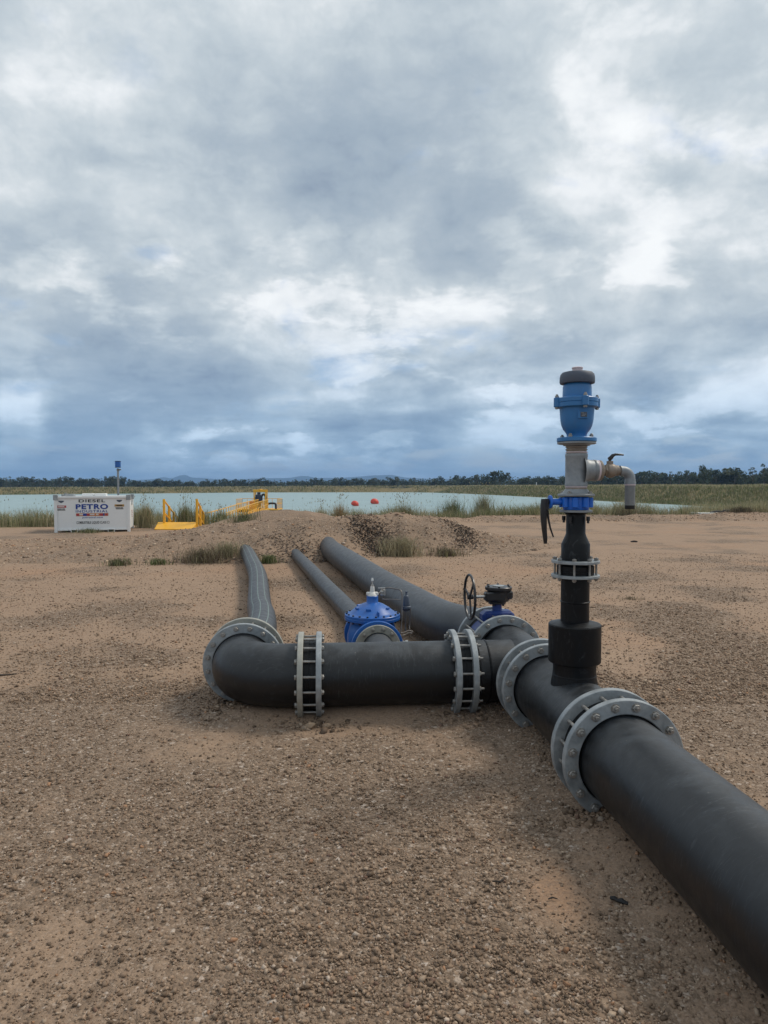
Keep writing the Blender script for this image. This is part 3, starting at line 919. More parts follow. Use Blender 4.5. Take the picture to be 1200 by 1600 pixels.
# ---- blue lever butterfly valve
t = on_riser('lever_valve', 'bright blue wafer valve with a black hanging lever on its left', 'valve')
b = MB()
b.lathe([(0.055, 1.573), (0.076, 1.574), (0.078, 1.578), (0.078, 1.648), (0.076, 1.653), (0.055, 1.654)], (0, 0, 0), (0, 0, 1), 40)
for k in range(8):
    a = k * PI / 4 + PI / 8
    b.cyl((0.082 * math.cos(a), 0.082 * math.sin(a), 1.588), (0, 0, 1), 0.0205, 0.062, 14, 0.003)
b.build('valve_body', M_BLUE_B, t)
b = MB(); b.cyl((-0.075, 0, 1.622), (-1, 0, 0), 0.020, 0.085, 16, 0.002); b.build('valve_neck', M_BLUE_B, t)
b = MB(); b.cyl((-0.156, 0, 1.622), (-1, 0, 0), 0.042, 0.014, 24, 0.003); b.build('lever_plate', M_BLUE_B, t)
b = MB(); b.cyl((-0.170, 0, 1.622), (-1, 0, 0), 0.017, 0.030, 12, 0.002)
b.box((-0.186, 0, 1.605), (0.022, 0.034, 0.075), 0.004); b.build('lever_hub', M_BLACK, t)
b = MB(); b.tube([(-0.200, 0, 1.640), (-0.203, 0, 1.60), (-0.203, 0, 1.52), (-0.198, 0, 1.45), (-0.192, 0, 1.395), (-0.190, 0, 1.365)], [0.019, 0.021, 0.020, 0.016, 0.014, 0.010], 12)
b.build('lever_handle', M_BLACK, t)
b = MB(); b.tube([(-0.180, 0.004, 1.585), (-0.172, 0.006, 1.52), (-0.158, 0.008, 1.46), (-0.137, 0.01, 1.405)], [0.008, 0.007, 0.006, 0.005], 8)
b.build('lever_trigger', M_BLACK, t)

# ---- galvanised tee above it
t = on_riser('threaded_tee', 'galvanised steel tee fitting with a side outlet above the blue lever valve', 'pipe fitting')
b = MB()
b.lathe([(0.05, 1.656), (0.108, 1.656), (0.111, 1.659), (0.111, 1.668), (0.108, 1.671), (0.086, 1.674), (0.080, 1.682), (0.070, 1.697), (0.067, 1.70)], (0, 0, 0), (0, 0, 1), 40)
b.build('base_flange', M_GALV, t)
for k in range(4):
    a = PI / 4 + k * PI / 2
    b = MB(); b.cyl((0, 0, 0), (0, 0, 1), 0.0125, 0.012, 6, 0.001); b.cyl((0, 0, 0.01), (0, 0, 1), 0.007, 0.008, 8, 0.001)
    b.build('bolt', M_BOLT, t, (0.092 * math.cos(a), 0.092 * math.sin(a), 1.6715))
b = MB()
b.lathe([(0.05, 1.698), (0.064, 1.698), (0.064, 1.722), (0.066, 1.724)], (0, 0, 0), (0, 0, 1), 36)
b.build('threaded_nipple', M_BRASS, t)
b = MB()
b.lathe([(0.060, 1.916), (0.060, 1.968)], (0, 0, 0), (0, 0, 1), 36)
for z in (1.936, 1.952):
    b.lathe([(0.060, z), (0.066, z + 0.004), (0.066, z + 0.009), (0.060, z + 0.013)], (0, 0, 0), (0, 0, 1), 36)
b.build('threaded_nipple', M_BRASS, t)
b = MB()
b.lathe([(0.066, 1.717), (0.068, 1.72), (0.068, 1.738), (0.0665, 1.742), (0.0665, 1.895), (0.068, 1.90), (0.068, 1.914), (0.066, 1.918), (0.05, 1.918)], (0, 0, 0), (0, 0, 1), 44)
b.lathe([(0.098, 0.028), (0.082, 0.042), (0.071, 0.060), (0.066, 0.082), (0.064, 0.102), (0.0665, 0.106), (0.0665, 0.120), (0.064, 0.124), (0.05, 0.124)], (0, 0, 1.815), (1, 0, 0), 44)
b.build('tee_body', M_GALV, t)
for z in (1.711, 1.922):
    MB().lathe([(0.0645, z), (0.0662, z + 0.001), (0.0662, z + 0.0065), (0.0645, z + 0.008)], (0, 0, 0), (0, 0, 1), 36).build('thread_tape', M_TAPE, t)
MB().lathe([(0.0635, 0.124), (0.0635, 0.136), (0.05, 0.137)], (0, 0, 1.815), (1, 0, 0), 36).build('thread_tape', M_TAPE, t)

# ---- ball valve and drain elbow on the side outlet
t = on_riser('ball_valve', 'small bronze ball valve with a black lever, right of the galvanised tee', 'valve')
b = MB()
b.lathe([(0.03, 0.136), (0.061, 0.137), (0.063, 0.141), (0.063, 0.152), (0.055, 0.158), (0.034, 0.162), (0.030, 0.166), (0.030, 0.182)], (0, 0, 1.815), (1, 0, 0), 32)
b.build('bushing', M_BRASS, t)
b = MB()
b.lathe([(0.028, 0.176), (0.038, 0.178), (0.038, 0.190)], (0, 0, 1.815), (1, 0, 0), 6, True)
b.lathe([(0.036, 0.188), (0.043, 0.196), (0.045, 0.212), (0.044, 0.228), (0.037, 0.242), (0.033, 0.246), (0.033, 0.262), (0.028, 0.263)], (0, 0, 1.815), (1, 0, 0), 32)
b.cyl((0.212, 0, 1.852), (0, 0, 1), 0.020, 0.022, 16, 0.002)
b.build('valve_body', M_BRASS, t)
b = MB()
b.cyl((0.212, 0, 1.870), (0, 0, 1), 0.009, 0.026, 10, 0.001)
b.tube([(0.205, 0, 1.884), (0.218, 0, 1.893), (0.230, 0, 1.908), (0.246, 0, 1.914), (0.275, 0, 1.913), (0.298, 0, 1.911)], [0.012, 0.013, 0.011, 0.008, 0.0065, 0.005], 10)
b.build('lever_handle', M_BLACK, t)
t = on_riser('drain_elbow', 'grey elbow and down pipe with an open dark end, right of the ball valve', 'pipe')
b = MB(); b.lathe([(0.026, 0.250), (0.026, 0.285)], (0, 0, 1.812), (1, 0, 0), 24)
b.build('threaded_nipple', M_BRASS, t)
b = MB()
pts = [(0.276, 0, 1.812), (0.290, 0, 1.812)] + [(0.290 + 0.052 * math.sin(a), 0, 1.760 + 0.052 * math.cos(a)) for a in np.linspace(0.15, PI / 2, 9)] + [(0.342, 0, 1.732)]
b.tube(pts, [0.034, 0.031] + [0.031] * 8 + [0.032, 0.0345], 24)
b.build('elbow', M_GALV, t)
MB().lathe([(0.0285, 1.722), (0.033, 1.724), (0.033, 1.730), (0.028, 1.732)], (0.342, 0, 0), (0, 0, 1), 24).build('thread_tape', M_TAPE, t)
MB().lathe([(0.0305, 1.600), (0.0305, 1.726)], (0.342, 0, 0), (0, 0, 1), 28).build('down_pipe', M_GREYPIPE, t)
MB().lathe([(0.023, 1.62), (0.023, 1.577), (0.0285, 1.577), (0.0298, 1.580), (0.0300, 1.602), (0.028, 1.603)], (0.342, 0, 0), (0, 0, 1), 28).build('threaded_end', M_RUBBER, t)

# ---- air release valve on top
t = on_riser('air_valve', 'blue air release valve with a dark round cap at the top of the riser', 'valve')
MB().lathe([(0.05, 1.966), (0.078, 1.966), (0.082, 1.972), (0.112, 1.976), (0.1165, 1.979), (0.1165, 1.988), (0.06, 1.989)], (0, 0, 0), (0, 0, 1), 48).build('flange_plate', M_GALV, t)
b = MB()
b.lathe([(0.06, 1.990), (0.116, 1.990), (0.119, 1.993), (0.119, 2.012), (0.116, 2.015), (0.066, 2.017), (0.060, 2.024), (0.060, 2.034), (0.066, 2.046), (0.082, 2.066), (0.092, 2.090), (0.098, 2.120), (0.1015, 2.160), (0.104, 2.192),
         (0.108, 2.197), (0.122, 2.199), (0.125, 2.203), (0.125, 2.226), (0.122, 2.2285), (0.126, 2.230), (0.126, 2.252), (0.122, 2.256), (0.092, 2.259), (0.087, 2.265), (0.086, 2.325), (0.082, 2.338), (0.074, 2.352), (0.07, 2.36)], (0, 0, 0), (0, 0, 1), 64)
for k in range(4):
    a = k * PI / 2
    b.cyl((0.126 * math.cos(a), 0.126 * math.sin(a), 2.200), (0, 0, 1), 0.021, 0.058, 18, 0.003)
b.build('valve_body', M_BLUE, t, rot=(0, 0, 0.04))
for k in range(4):
    a = k * PI / 2 + 0.04
    bb = MB(); bb.lathe([(0.0075, -0.012), (0.0075, 0.078)], seg=8, cap0=True, cap1=True); bb.cyl((0, 0, 0.0585), (0, 0, 1), 0.0125, 0.011, 6, 0.001); bb.cyl((0, 0, -0.010), (0, 0, 1), 0.0125, 0.010, 6, 0.001)
    bb.build('bolt', M_BOLT, t, (0.128 * math.cos(a), 0.128 * math.sin(a), 2.200))
    a += PI / 4
    bb = MB(); bb.cyl((0, 0, 0), (0, 0, 1), 0.013, 0.014, 6, 0.001); bb.cyl((0, 0, 0.014), (0, 0, 1), 0.008, 0.008, 8, 0.001)
    bb.build('bolt', M_BOLT, t, (0.094 * math.cos(a), 0.094 * math.sin(a), 2.0155))
MB().lathe([(0.06, 2.345), (0.095, 2.343), (0.103, 2.346), (0.1055, 2.355), (0.1050, 2.380), (0.101, 2.400), (0.090, 2.412), (0.070, 2.417), (0.03, 2.419)], (0, 0, 0), (0, 0, 1), 56).build('cap', M_CAP, t)
MB().lathe([(0.031, 2.415), (0.031, 2.436), (0.0335, 2.437), (0.0335, 2.443), (0.028, 2.446)], (0, 0, 0), (0, 0, 1), 24, False, True).build('vent_knob', M_TAPE, t)
b = MB(); b.box((0, -0.1030, 2.148), (0.062, 0.008, 0.046), 0.002); b.build('name_plate', M_BLUE, t)
b = MB(); b.box((0.004, -0.1075, 2.148), (0.040, 0.003, 0.030), 0.0005); b.build('plate_panel', M_CAP, t)
b = MB()
for k, (x, wd) in enumerate(((-0.004, 0.016), (0.006, 0.022), (0.000, 0.020))):
    b.box((x, -0.1095, 2.157 - 0.008 * k), (wd, 0.001, 0.003), 0.0002)
b.build('plate_print', M_ZINC, t)

# ---- junction tee: straight on to the gear valve, left to the cross pipe
T3, TH3, G3 = 0.555, 0.120, 0.445
C4, G4, C5, G5 = 0.557, 0.124, 1.751, 0.177
t = thing('junction_tee_pipe', 'black three-way pipe junction between the riser tee and the gear valve', 'pipe', W2(0, 0, 0), RZM)
b = MB()
b.lathe([(PR, -T2 + G2 - 0.02 + (T3 + T2 - G2 + 0.04) * k / 20) for k in range(21)], (0, 0, AX), (0, 1, 0), 72)
b.lathe([(PR * 1.0, -0.12), (PR, -0.30), (PR, -(C4 - G4) - 0.02)][:], (0, 0, AX), (1, 0, 0), 72)
b.build('pipe_body', M_PIPE, t)
MB().lathe([(PR, -0.334), (PR + 0.006, -0.330), (PR + 0.006, -0.322), (PR, -0.318)], (0, 0, AX), (1, 0, 0), 72).build('weld_bead', M_PIPE_DARK, t)
MB().lathe([(PR, -0.40), (0.262, -0.41), (0.262, -0.5155), (0.2, -0.5155)], (0, 0, AX), (1, 0, 0), 64).build('stub_end', M_PIPE_DARK, t)
MB().lathe([(0.2, -T2 + 0.0635), (0.262, -T2 + 0.0635), (0.262, -T2 + 0.175), (PR, -T2 + 0.18)], (0, 0, AX), (0, 1, 0), 64).build('stub_end', M_PIPE_DARK, t)
flange(t, (0, -T2 + G2, AX), 0)
flange(t, (-(C4 - G4), 0, AX), R(90), M_ZINC, 16, 0.167, bme=bolt_mesh(0.167, tail=0.040, tail1=0.012))        # right ring of the left joint (bolts run left)
f3 = flange(t, (-T3 * math.sin(TH3 - MAIN_TH), T3 * math.cos(TH3 - MAIN_TH), AX), TH3 - MAIN_TH, M_ZINC, 16, G3 + RT)
MB().lathe([(PR, 0), (0.262, 0.02), (0.262, 0.150), (0.2, 0.150)], (-T3 * math.sin(TH3 - MAIN_TH), T3 * math.cos(TH3 - MAIN_TH), AX), (-math.sin(TH3 - MAIN_TH), math.cos(TH3 - MAIN_TH), 0), 64).build('stub_end', M_PIPE_DARK, t)

# ---- gear operated butterfly valve
d3 = Vector((-math.sin(TH3), math.cos(TH3), 0))
VB = Vector((JX, JY, 0)) + d3 * (T3 + 0.27)
t = thing('gear_valve', 'dark blue butterfly valve with a black gearbox and round handwheel', 'valve', VB, TH3)
b = MB()
b.lathe([(0.20, -0.075), (0.262, -0.075), (0.268, -0.07), (0.268, 0.07), (0.262, 0.075), (0.20, 0.075)], (0, 0, AX), (0, 1, 0), 64)
b.box((0, 0, 0.583), (0.26, 0.13, 0.075), 0.02)
b.box((-0.12, 0, 0.555), (0.05, 0.12, 0.09), 0.012)
b.box((0.12, 0, 0.555), (0.05, 0.12, 0.09), 0.012)
b.build('valve_body', M_BLUE_D, t)
b = MB(); b.cyl((0, 0, 0.60), (0, 0, 1), 0.042, 0.09, 24, 0.003); b.build('valve_neck', M_BLUE_D, t)
b = MB(); b.cyl((0, 0, 0.680), (0, 0, 1), 0.078, 0.022, 28, 0.004)
for k in range(4):
    a = PI / 4 + k * PI / 2
    b.cyl((0.062 * math.cos(a), 0.062 * math.sin(a), 0.664), (0, 0, 1), 0.011, 0.02, 6)
b.build('mounting_flange', M_BLACK, t)
b = MB()
b.lathe([(0.02, 0.702), (0.088, 0.702), (0.096, 0.712), (0.098, 0.79), (0.112, 0.800), (0.118, 0.806), (0.118, 0.826), (0.112, 0.832), (0.07, 0.834), (0.02, 0.835)], (0.012, 0, 0), (0, 0, 1), 40, True, True)
b.box((-0.035, -0.055, 0.752), (0.19, 0.085, 0.082), 0.014)
b.box((0.085, -0.03, 0.762), (0.08, 0.10, 0.075), 0.014)
for k in range(6):
    a = k * PI / 3 + 0.3
    b.cyl((0.012 + 0.104 * math.cos(a), 0.104 * math.sin(a), 0.829), (0, 0, 1), 0.011, 0.014, 6, 0.001)
b.build('gearbox', M_BLACK, t)
b = MB(); b.cyl((0.012, 0, 0.834), (0, 0, 1), 0.052, 0.006, 28, 0.002); b.build('position_plate', M_ZINC, t)
b = MB(); b.cyl((-0.12, -0.06, 0.752), (-1, 0, 0), 0.0125, 0.13, 16, 0.001); b.build('input_shaft', M_STEEL, t)
wx = -0.262
hw = MB()
hw.tube([(wx, -0.06 + 0.192 * math.cos(a), 0.752 + 0.192 * math.sin(a)) for a in np.linspace(0, 2 * PI, 49)], 0.0115, 10, False)
hw.cyl((wx - 0.02, -0.06, 0.752), (1, 0, 0), 0.022, 0.05, 16, 0.003)
ho = hw.build('handwheel', M_BLACK, t)
b = MB()
for k in range(3):
    a = 2 * PI * k / 3 + 0.25
    b.beam((wx, -0.06 + 0.018 * math.cos(a), 0.752 + 0.018 * math.sin(a)), (wx, -0.06 + 0.186 * math.cos(a), 0.752 + 0.186 * math.sin(a)), 0.012, 0.024)
    b.build('spoke', M_BLACK, ho); b = MB()

# ---- big pipe running back into the mound
t = thing('outlet_pipe', 'thick dusty black pipe from the gear valve back into the gravel mound', 'pipe', Vector((JX, JY, 0)) + d3 * (T3 + G3), TH3)
start = Vector((JX, JY, AX)) + d3 * (T3 + G3)
def to_local(p, o):
    v = Vector(p) - Vector(o.location)
    v.rotate(Euler((0, 0, -o.rotation_euler.z)))
    return v
CP = [start - d3 * 0.02, start + d3 * 0.35]
# farther on the pipe swings a little left and drops on to the soil
far = [(0.63, 7.4, 0.27), (0.32, 8.8, 0.245), (-0.01, 10.3, 0.236), (-0.38, 12.1, 0.236), (-0.77, 14.0, 0.236), (-1.18, 16.0, 0.236), (-1.50, 17.6, 0.30), (-1.74, 18.8, 0.30)]
CP += [Vector(p) for p in far]
def smooth_path(pts, n=8):
    out = []
    P = [pts[0] * 2 - pts[1]] + list(pts) + [pts[-1] * 2 - pts[-2]]
    for i in range(1, len(P) - 2):
        for k in range(n):
            u = k / n
            a, b_, c, d = P[i - 1], P[i], P[i + 1], P[i + 2]
            out.append(0.5 * ((2 * b_) + (c - a) * u + (2 * a - 5 * b_ + 4 * c - d) * u * u + (3 * b_ - a - 3 * c + d) * u ** 3))
    out.append(pts[-1])
    return out
b = MB()
b.tube([to_local(p, t) for p in smooth_path(CP, 6)], PR, 64, False)
b.build('pipe_body', M_PIPE_OLD, t)
MB().lathe([(0.2, -0.12), (0.262, -0.12), (0.262, -0.02), (PR, 0.0)], (0, 0, AX), (0, 1, 0), 64).build('stub_end', M_PIPE_DARK, t)
flange(t, (0, 0, AX), 0)

# ---- cross pipe
t = thing('cross_pipe', 'straight black pipe lying across the yard between two pairs of grey flanges', 'pipe', W2(-C4 - RT, 0, 0), RZM)
L = C5 - G5 - C4 - RT
b = MB()
b.lathe([(PR, -L - 0.02 + (L + 0.04) * k / 20) for k in range(21)], (0, 0, AX), (1, 0, 0), 72)
b.build('pipe_body', mat_hdpe('scuffed_polyethylene', (0.0035, 0.0042, 0.0055), 1.0, 0, 0.5), t)
MB().lathe([(PR, 0.0), (0.262, 0.01), (0.262, 0.080), (0.2, 0.080)], (0, 0, AX), (1, 0, 0), 64).build('stub_end', M_PIPE_DARK, t)
MB().lathe([(0.2, -L - 0.088), (0.262, -L - 0.088), (0.262, -L - 0.01), (PR, -L)], (0, 0, AX), (1, 0, 0), 64).build('stub_end', M_PIPE_DARK, t)
flange(t, (RT, 0, AX), R(90))
flange(t, (-L, 0, AX), R(90), M_ZINC, 16, 0.177, bme=bolt_mesh(0.177, tail=0.020, tail1=0.012))
# saddle for the small branch
b = MB()
vf = Vector((-0.115 + 0.392 * math.sin(0.15), 6.92 - 0.392 * math.cos(0.15), 0.20)) - t.location
vf.rotate(Euler((0, 0, -RZM)))
p0 = Vector((vf.x + 0.06, 0.15, 0.22))
b.lathe([(0.185, 0.05), (0.165, 0.12), (0.150, 0.16), (0.143, 0.20), (0.143, (vf - p0).length)], tuple(p0), tuple(vf - p0), 48)
b.build('branch_pipe', M_PIPE_OLD, t)

# ---- elbow at the far left
E6, EY6, TH6, G6 = 2.203, 0.372, 0.087, 0.244
t = thing('elbow_pipe', 'black pipe elbow turning back at the left end of the cross pipe', 'pipe', W2(-C5, 0, 0), RZM)
xe = -(E6 - C5)
BR = 0.345
pts = [(0.06, 0, AX), (0.02, 0, AX), (xe + BR, 0, AX)] + [(xe + BR - BR * math.sin(a), BR - BR * math.cos(a), AX) for a in np.linspace(0.06, PI / 2, 18)] + [(xe, EY6 + 0.02, AX)]
b = MB(); b.tube(pts, PR, 72, False)
b.build('pipe_body', M_PIPE, t)
MB().lathe([(PR, 0.0), (0.262, 0.01), (0.262, 0.087), (0.2, 0.087)], (0, 0, AX), (1, 0, 0), 64).build('stub_end', M_PIPE_DARK, t)
flange(t, (0.043, 0, AX), R(90), M_ZINC_TAN, me=ring_mesh('flange_ring_dusty', RI, RO, RT))
de = TH6 - MAIN_TH
flange(t, (xe, EY6, AX), de, M_ZINC, 16, G6 + RT)
MB().lathe([(PR, 0), (0.262, 0.01), (0.262, 0.14), (0.2, 0.14)], (xe, EY6, AX), (-math.sin(de), math.cos(de), 0), 64).build('stub_end', M_PIPE_DARK, t)

# ---- left pipe curving back to the mound
L6 = W2(-E6, EY6, 0) + Vector((-math.sin(TH6), math.cos(TH6), 0)) * G6
t = thing('curved_pipe', 'grey weathered pipe with pale stripes curving back from the elbow to the mound', 'pipe', L6, TH6)
tan_ring = ring_mesh('flange_ring_dusty_b', 0.20, RO, RT)
flange(t, (0, 0, AX), 0, M_ZINC_TAN, me=tan_ring)
for k, (ro, y) in enumerate(((0.300, 0.044), (0.285, 0.062))):
    r = ring_mesh('gasket_ring', 0.17, ro, 0.013, 56, 0.002); r.materials.append(M_ZINC_TAN)
    link('gasket_ring', r, t, (0, y, AX))
MB().lathe([(0.18, -0.10), (0.262, -0.10), (0.262, 0.0), (0.2, 0.01)], (0, 0, AX), (0, 1, 0), 64).build('stub_end', M_PIPE_DARK, t)
MB().lathe([(0.262, 0.07), (0.255, 0.10), (0.20, 0.20), (0.165, 0.27), (0.158, 0.30)], (0, 0, AX), (0, 1, 0), 48).build('reducer', M_PIPE_OLD, t)
PA = [(-1.150, 5.86, 0.30), (-1.165, 6.1, 0.29), (-1.235, 7.0, 0.25), (-1.43, 8.2, 0.19), (-1.62, 9.1, 0.165), (-2.16, 12.0, 0.158), (-2.62, 14.0, 0.158), (-3.10, 16.0, 0.17), (-3.4, 17.0, 0.17)]
path = [to_local(Vector(p), t) for p in smooth_path([Vector(p) for p in PA], 6)]
b = MB(); b.tube(path, 0.1575, 48, False)
po = b.build('pipe_body', M_PIPE_OLD, t)
for ang in (R(64), R(97), R(130)):
    b = MB()
    pp = []
    for i, p in enumerate(path):
        q = (path[min(i + 1, len(path) - 1)] - path[max(i - 1, 0)]).normalized()
        side = q.cross(Vector((0, 0, 1))).normalized(); upv = side.cross(q)
        rad = side * math.cos(ang) + upv * math.sin(ang)
        tn = q.cross(rad).normalized()
        pp += [p + rad * 0.1580 - tn * 0.0055, p + rad * 0.1590 - tn * 0.004, p + rad * 0.1590 + tn * 0.004, p + rad * 0.1580 + tn * 0.0055]
    F = []
    for i in range(len(path) - 1):
        for k in range(3):
            F.append([4 * i + k, 4 * i + k + 1, 4 * i + 4 + k + 1, 4 * i + 4 + k])
    b.add([tuple(v) for v in pp], F)
    b.build('stripe', M_STRIPE, po)

# ---- control valve and small pipe
VY, VX, VTH = 6.92, -0.115, 0.15
t = thing('control_valve', 'royal blue domed control valve with copper pilot tubing behind the cross pipe', 'valve', (VX, VY, 0), VTH)
b = MB()
b.lathe([(0.10, 0.01), (0.19, 0.03), (0.235, 0.09), (0.252, 0.17), (0.248, 0.25), (0.228, 0.32), (0.215, 0.37), (0.222, 0.40)], (0, 0, 0), (0, 0, 1), 56)
b.lathe([(0.215, -0.36), (0.244, -0.36), (0.248, -0.356), (0.248, -0.322), (0.244, -0.318), (0.19, -0.315), (0.175, -0.25), (0.19, -0.12), (0.20, 0), (0.19, 0.12), (0.175, 0.25), (0.19, 0.315), (0.244, 0.318), (0.248, 0.322), (0.248, 0.356), (0.244, 0.36), (0.16, 0.36)], (0, 0, 0.20), (0, 1, 0), 56)
b.build('valve_body', M_BLUE_V, t)
b = MB()
b.lathe([(0.20, 0.395), (0.262, 0.400), (0.272, 0.405), (0.274, 0.412), (0.274, 0.430), (0.271, 0.434), (0.273, 0.437), (0.273, 0.456), (0.268, 0.461), (0.238, 0.464), (0.215, 0.480), (0.165, 0.520), (0.11, 0.553), (0.075, 0.566), (0.060, 0.572), (0.057, 0.578), (0.057, 0.632), (0.052, 0.636), (0.02, 0.637)], (0, 0, 0), (0, 0, 1), 64)
for a in (R(250), R(200), R(325), R(70), R(135)):
    rr = 0.17
    b.box((rr * math.cos(a), rr * math.sin(a), 0.522), (0.052, 0.02, 0.022), 0.004, Matrix.Rotation(a + PI / 2, 3, 'Z'))
b.box((0.03, -0.205, 0.492), (0.014, 0.075, 0.04), 0.004)
b.build('bonnet', M_BLUE_V, t)
bb = MB(); bb.cyl((0, 0, 0), (0, 0, 1), 0.0105, 0.013, 6, 0.001); bb.cyl((0, 0, -0.075), (0, 0, 1), 0.0115, 0.014, 6, 0.001)
bbm = bb.data('cover_bolt'); bbm.materials.append(M_BLACK)
for k in range(20):
    a = 2 * PI * k / 20
    link('bolt', bbm, t, (0.255 * math.cos(a), 0.255 * math.sin(a), 0.4605), (0, 0, a))
b = MB()
b.box((0, 0, 0.655), (0.118, 0.05, 0.034), 0.008)
b.lathe([(0.052, 0.637), (0.048, 0.648), (0.030, 0.668), (0.024, 0.675), (0.020, 0.722), (0.018, 0.728), (0.006, 0.729)], (0, 0, 0), (0, 0, 1), 24)
b.build('indicator_head', M_SILVERP, t)
b = MB()
b.cyl((0, 0, 0.728), (0, 0, 1), 0.0135, 0.016, 6, 0.001)
b.cyl((0, 0, 0.742), (0, 0, 1), 0.0055, 0.05, 10, 0.001)
b.lathe([(0.006, 0.775), (0.014, 0.783), (0.012, 0.803), (0.006, 0.812)], (0, 0, 0), (0, 0, 1), 12, True, True)
b.build('indicator_stem', M_STEEL, t)
vr = ring_mesh('valve_flange', 0.148, 0.218, 0.03, 48, 0.003); vr.materials.append(M_ZINC_TAN)
vb = MB(); vb.cyl((0, -0.018, 0), (0, 1, 0), 0.019, 0.018, 6, 0.002); vb.cyl((0, -0.03, 0), (0, 1, 0), 0.010, 0.014, 10, 0.001)
vbm = vb.data('valve_bolt'); vbm.materials.append(M_BOLT)
fo = link('flange_ring', vr, t, (0, -0.392, 0.20))
for k in range(12):
    a = 2 * PI * k / 12 + PI / 12
    link('bolt', vbm, fo, (0.186 * math.cos(a), 0, 0.186 * math.sin(a)))
link('flange_ring', vr, t, (0, 0.362, 0.20))
b = MB(); b.cyl((0.225, -0.30, 0.225), (1, -0.1, 0), 0.020, 0.055, 6, 0.002); b.cyl((0.272, -0.305, 0.225), (1, -0.1, 0), 0.026, 0.03, 12, 0.003)
b.build('side_plug', M_STEEL, t)
# pilot circuit
b = MB()
b.tube(smooth_path([Vector(p) for p in [(0.055, 0.0, 0.655), (0.10, 0.03, 0.672), (0.13, 0.06, 0.690), (0.17, 0.06, 0.702), (0.23, 0.05, 0.692), (0.28, 0.02, 0.682), (0.296, 0.0, 0.65), (0.295, -0.02, 0.55), (0.288, -0.05, 0.42), (0.275, -0.08, 0.32), (0.262, -0.10, 0.27)]], 5), 0.0065, 10)
b.build('pilot_tube', M_COPPER, t)
b = MB()
b.tube(smooth_path([Vector(p) for p in [(0.098, 0.03, 0.64), (0.10, 0.03, 0.605), (0.12, 0.03, 0.592), (0.20, 0.02, 0.59), (0.285, 0.0, 0.585)]], 5), 0.0055, 8)
b.build('pilot_tube', M_COPPER, t)
b = MB()
b.box((0.098, 0.03, 0.655), (0.030, 0.03, 0.045), 0.005); b.cyl((0.098, 0.03, 0.675), (0, 0, 1), 0.008, 0.03, 10, 0.001); b.box((0.098, 0.03, 0.705), (0.075, 0.012, 0.008), 0.002); b.box((0.125, 0.03, 0.66), (0.018, 0.02, 0.06), 0.004)
b.build('needle_valve', M_STEEL, t)
b = MB()
b.cyl((0.345, 0.02, 0.495), (0, 0, 1), 0.046, 0.028, 20, 0.006)
b.lathe([(0.034, 0.523), (0.036, 0.53), (0.030, 0.60), (0.024, 0.622), (0.012, 0.632), (0.009, 0.655), (0.013, 0.658), (0.013, 0.668)], (0.345, 0.02, 0), (0, 0, 1), 18, True, True)
b.lathe([(0.044, 0.495), (0.030, 0.478), (0.020, 0.470)], (0.345, 0.02, 0), (0, 0, 1), 16, False, True)
b.build('pilot_valve', M_CAP, t)
for p in ([(0.335, 0.02, 0.48), (0.338, 0.02, 0.36), (0.335, 0.0, 0.27)], [(0.385, 0.02, 0.49), (0.388, 0.02, 0.42), (0.378, 0.02, 0.33), (0.372, 0.0, 0.29)],
          [(0.262, -0.10, 0.275), (0.32, -0.05, 0.272), (0.36, -0.02, 0.28), (0.405, -0.02, 0.268)], [(0.258, -0.12, 0.255), (0.31, -0.08, 0.25), (0.355, -0.05, 0.262), (0.39, -0.05, 0.258)]):
    b = MB(); b.tube(smooth_path([Vector(q) for q in p], 4), 0.0075, 8); b.build('pilot_tube', M_COPPER, t)

t = thing('branch_pipe', 'thin dusty black pipe from the domed blue valve back to the mound', 'pipe', (-0.19, 7.4, 0), 0.17)
PB = [Vector(p) for p in [(-0.172, 7.30, 0.20), (-0.215, 7.55, 0.19), (-0.37, 8.5, 0.135), (-0.62, 9.7, 0.128), (-0.905, 11.0, 0.128), (-1.33, 13.0, 0.128), (-1.77, 15.0, 0.128), (-2.04, 16.2, 0.14), (-2.3, 17.2, 0.16)]]
b = MB(); b.tube([to_local(p, t) for p in smooth_path(PB, 6)], 0.127, 44, False)
b.build('pipe_body', M_PIPE_OLD, t)

# ================================================================== fuel tank
TX, TY, TR = -12.15, 25.9, 0.28
TL, TH_, TD = 2.643, 1.38, 2.0
t = thing('fuel_tank', 'white rectangular diesel tank with blue lettering at the edge of the yard', 'tank', (TX, TY, gz(TX, TY) - 0.02), TR)
b = MB(); b.box((TL / 2, TD / 2, 0.11 + (TH_ - 0.14) / 2), (TL - 0.16, TD - 0.10, TH_ - 0.15), 0.01); b.build('tank_body', M_WHITE, t)
for x in (0.055, TL - 0.055):
    for y in (0.055, TD - 0.055):
        b = MB(); b.box((x, y, TH_ / 2), (0.11, 0.11, TH_ - 0.02), 0.008); b.build('corner_post', M_WHITE, t)
        b = MB(); b.box((x, y, TH_ - 0.06), (0.16, 0.16, 0.20), 0.012); b.build('corner_casting', M_ZINC, t)
b = MB()
for y in (0.045, TD - 0.045):
    b.box((TL / 2, y, TH_ - 0.055), (TL - 0.25, 0.07, 0.08), 0.006)
b.build('top_rail', M_WHITE, t)
b = MB()
b.box((TL / 2, 0.045, 0.115), (TL - 0.22, 0.08, 0.055), 0.006)
b.build('bottom_rail', M_WHITE, t)
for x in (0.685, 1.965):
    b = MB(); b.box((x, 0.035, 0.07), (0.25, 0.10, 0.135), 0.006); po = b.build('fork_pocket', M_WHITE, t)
    b = MB(); b.box((x, -0.012, 0.07), (0.19, 0.012, 0.085), 0.002); b.build('pocket_opening', M_HOLE, po)
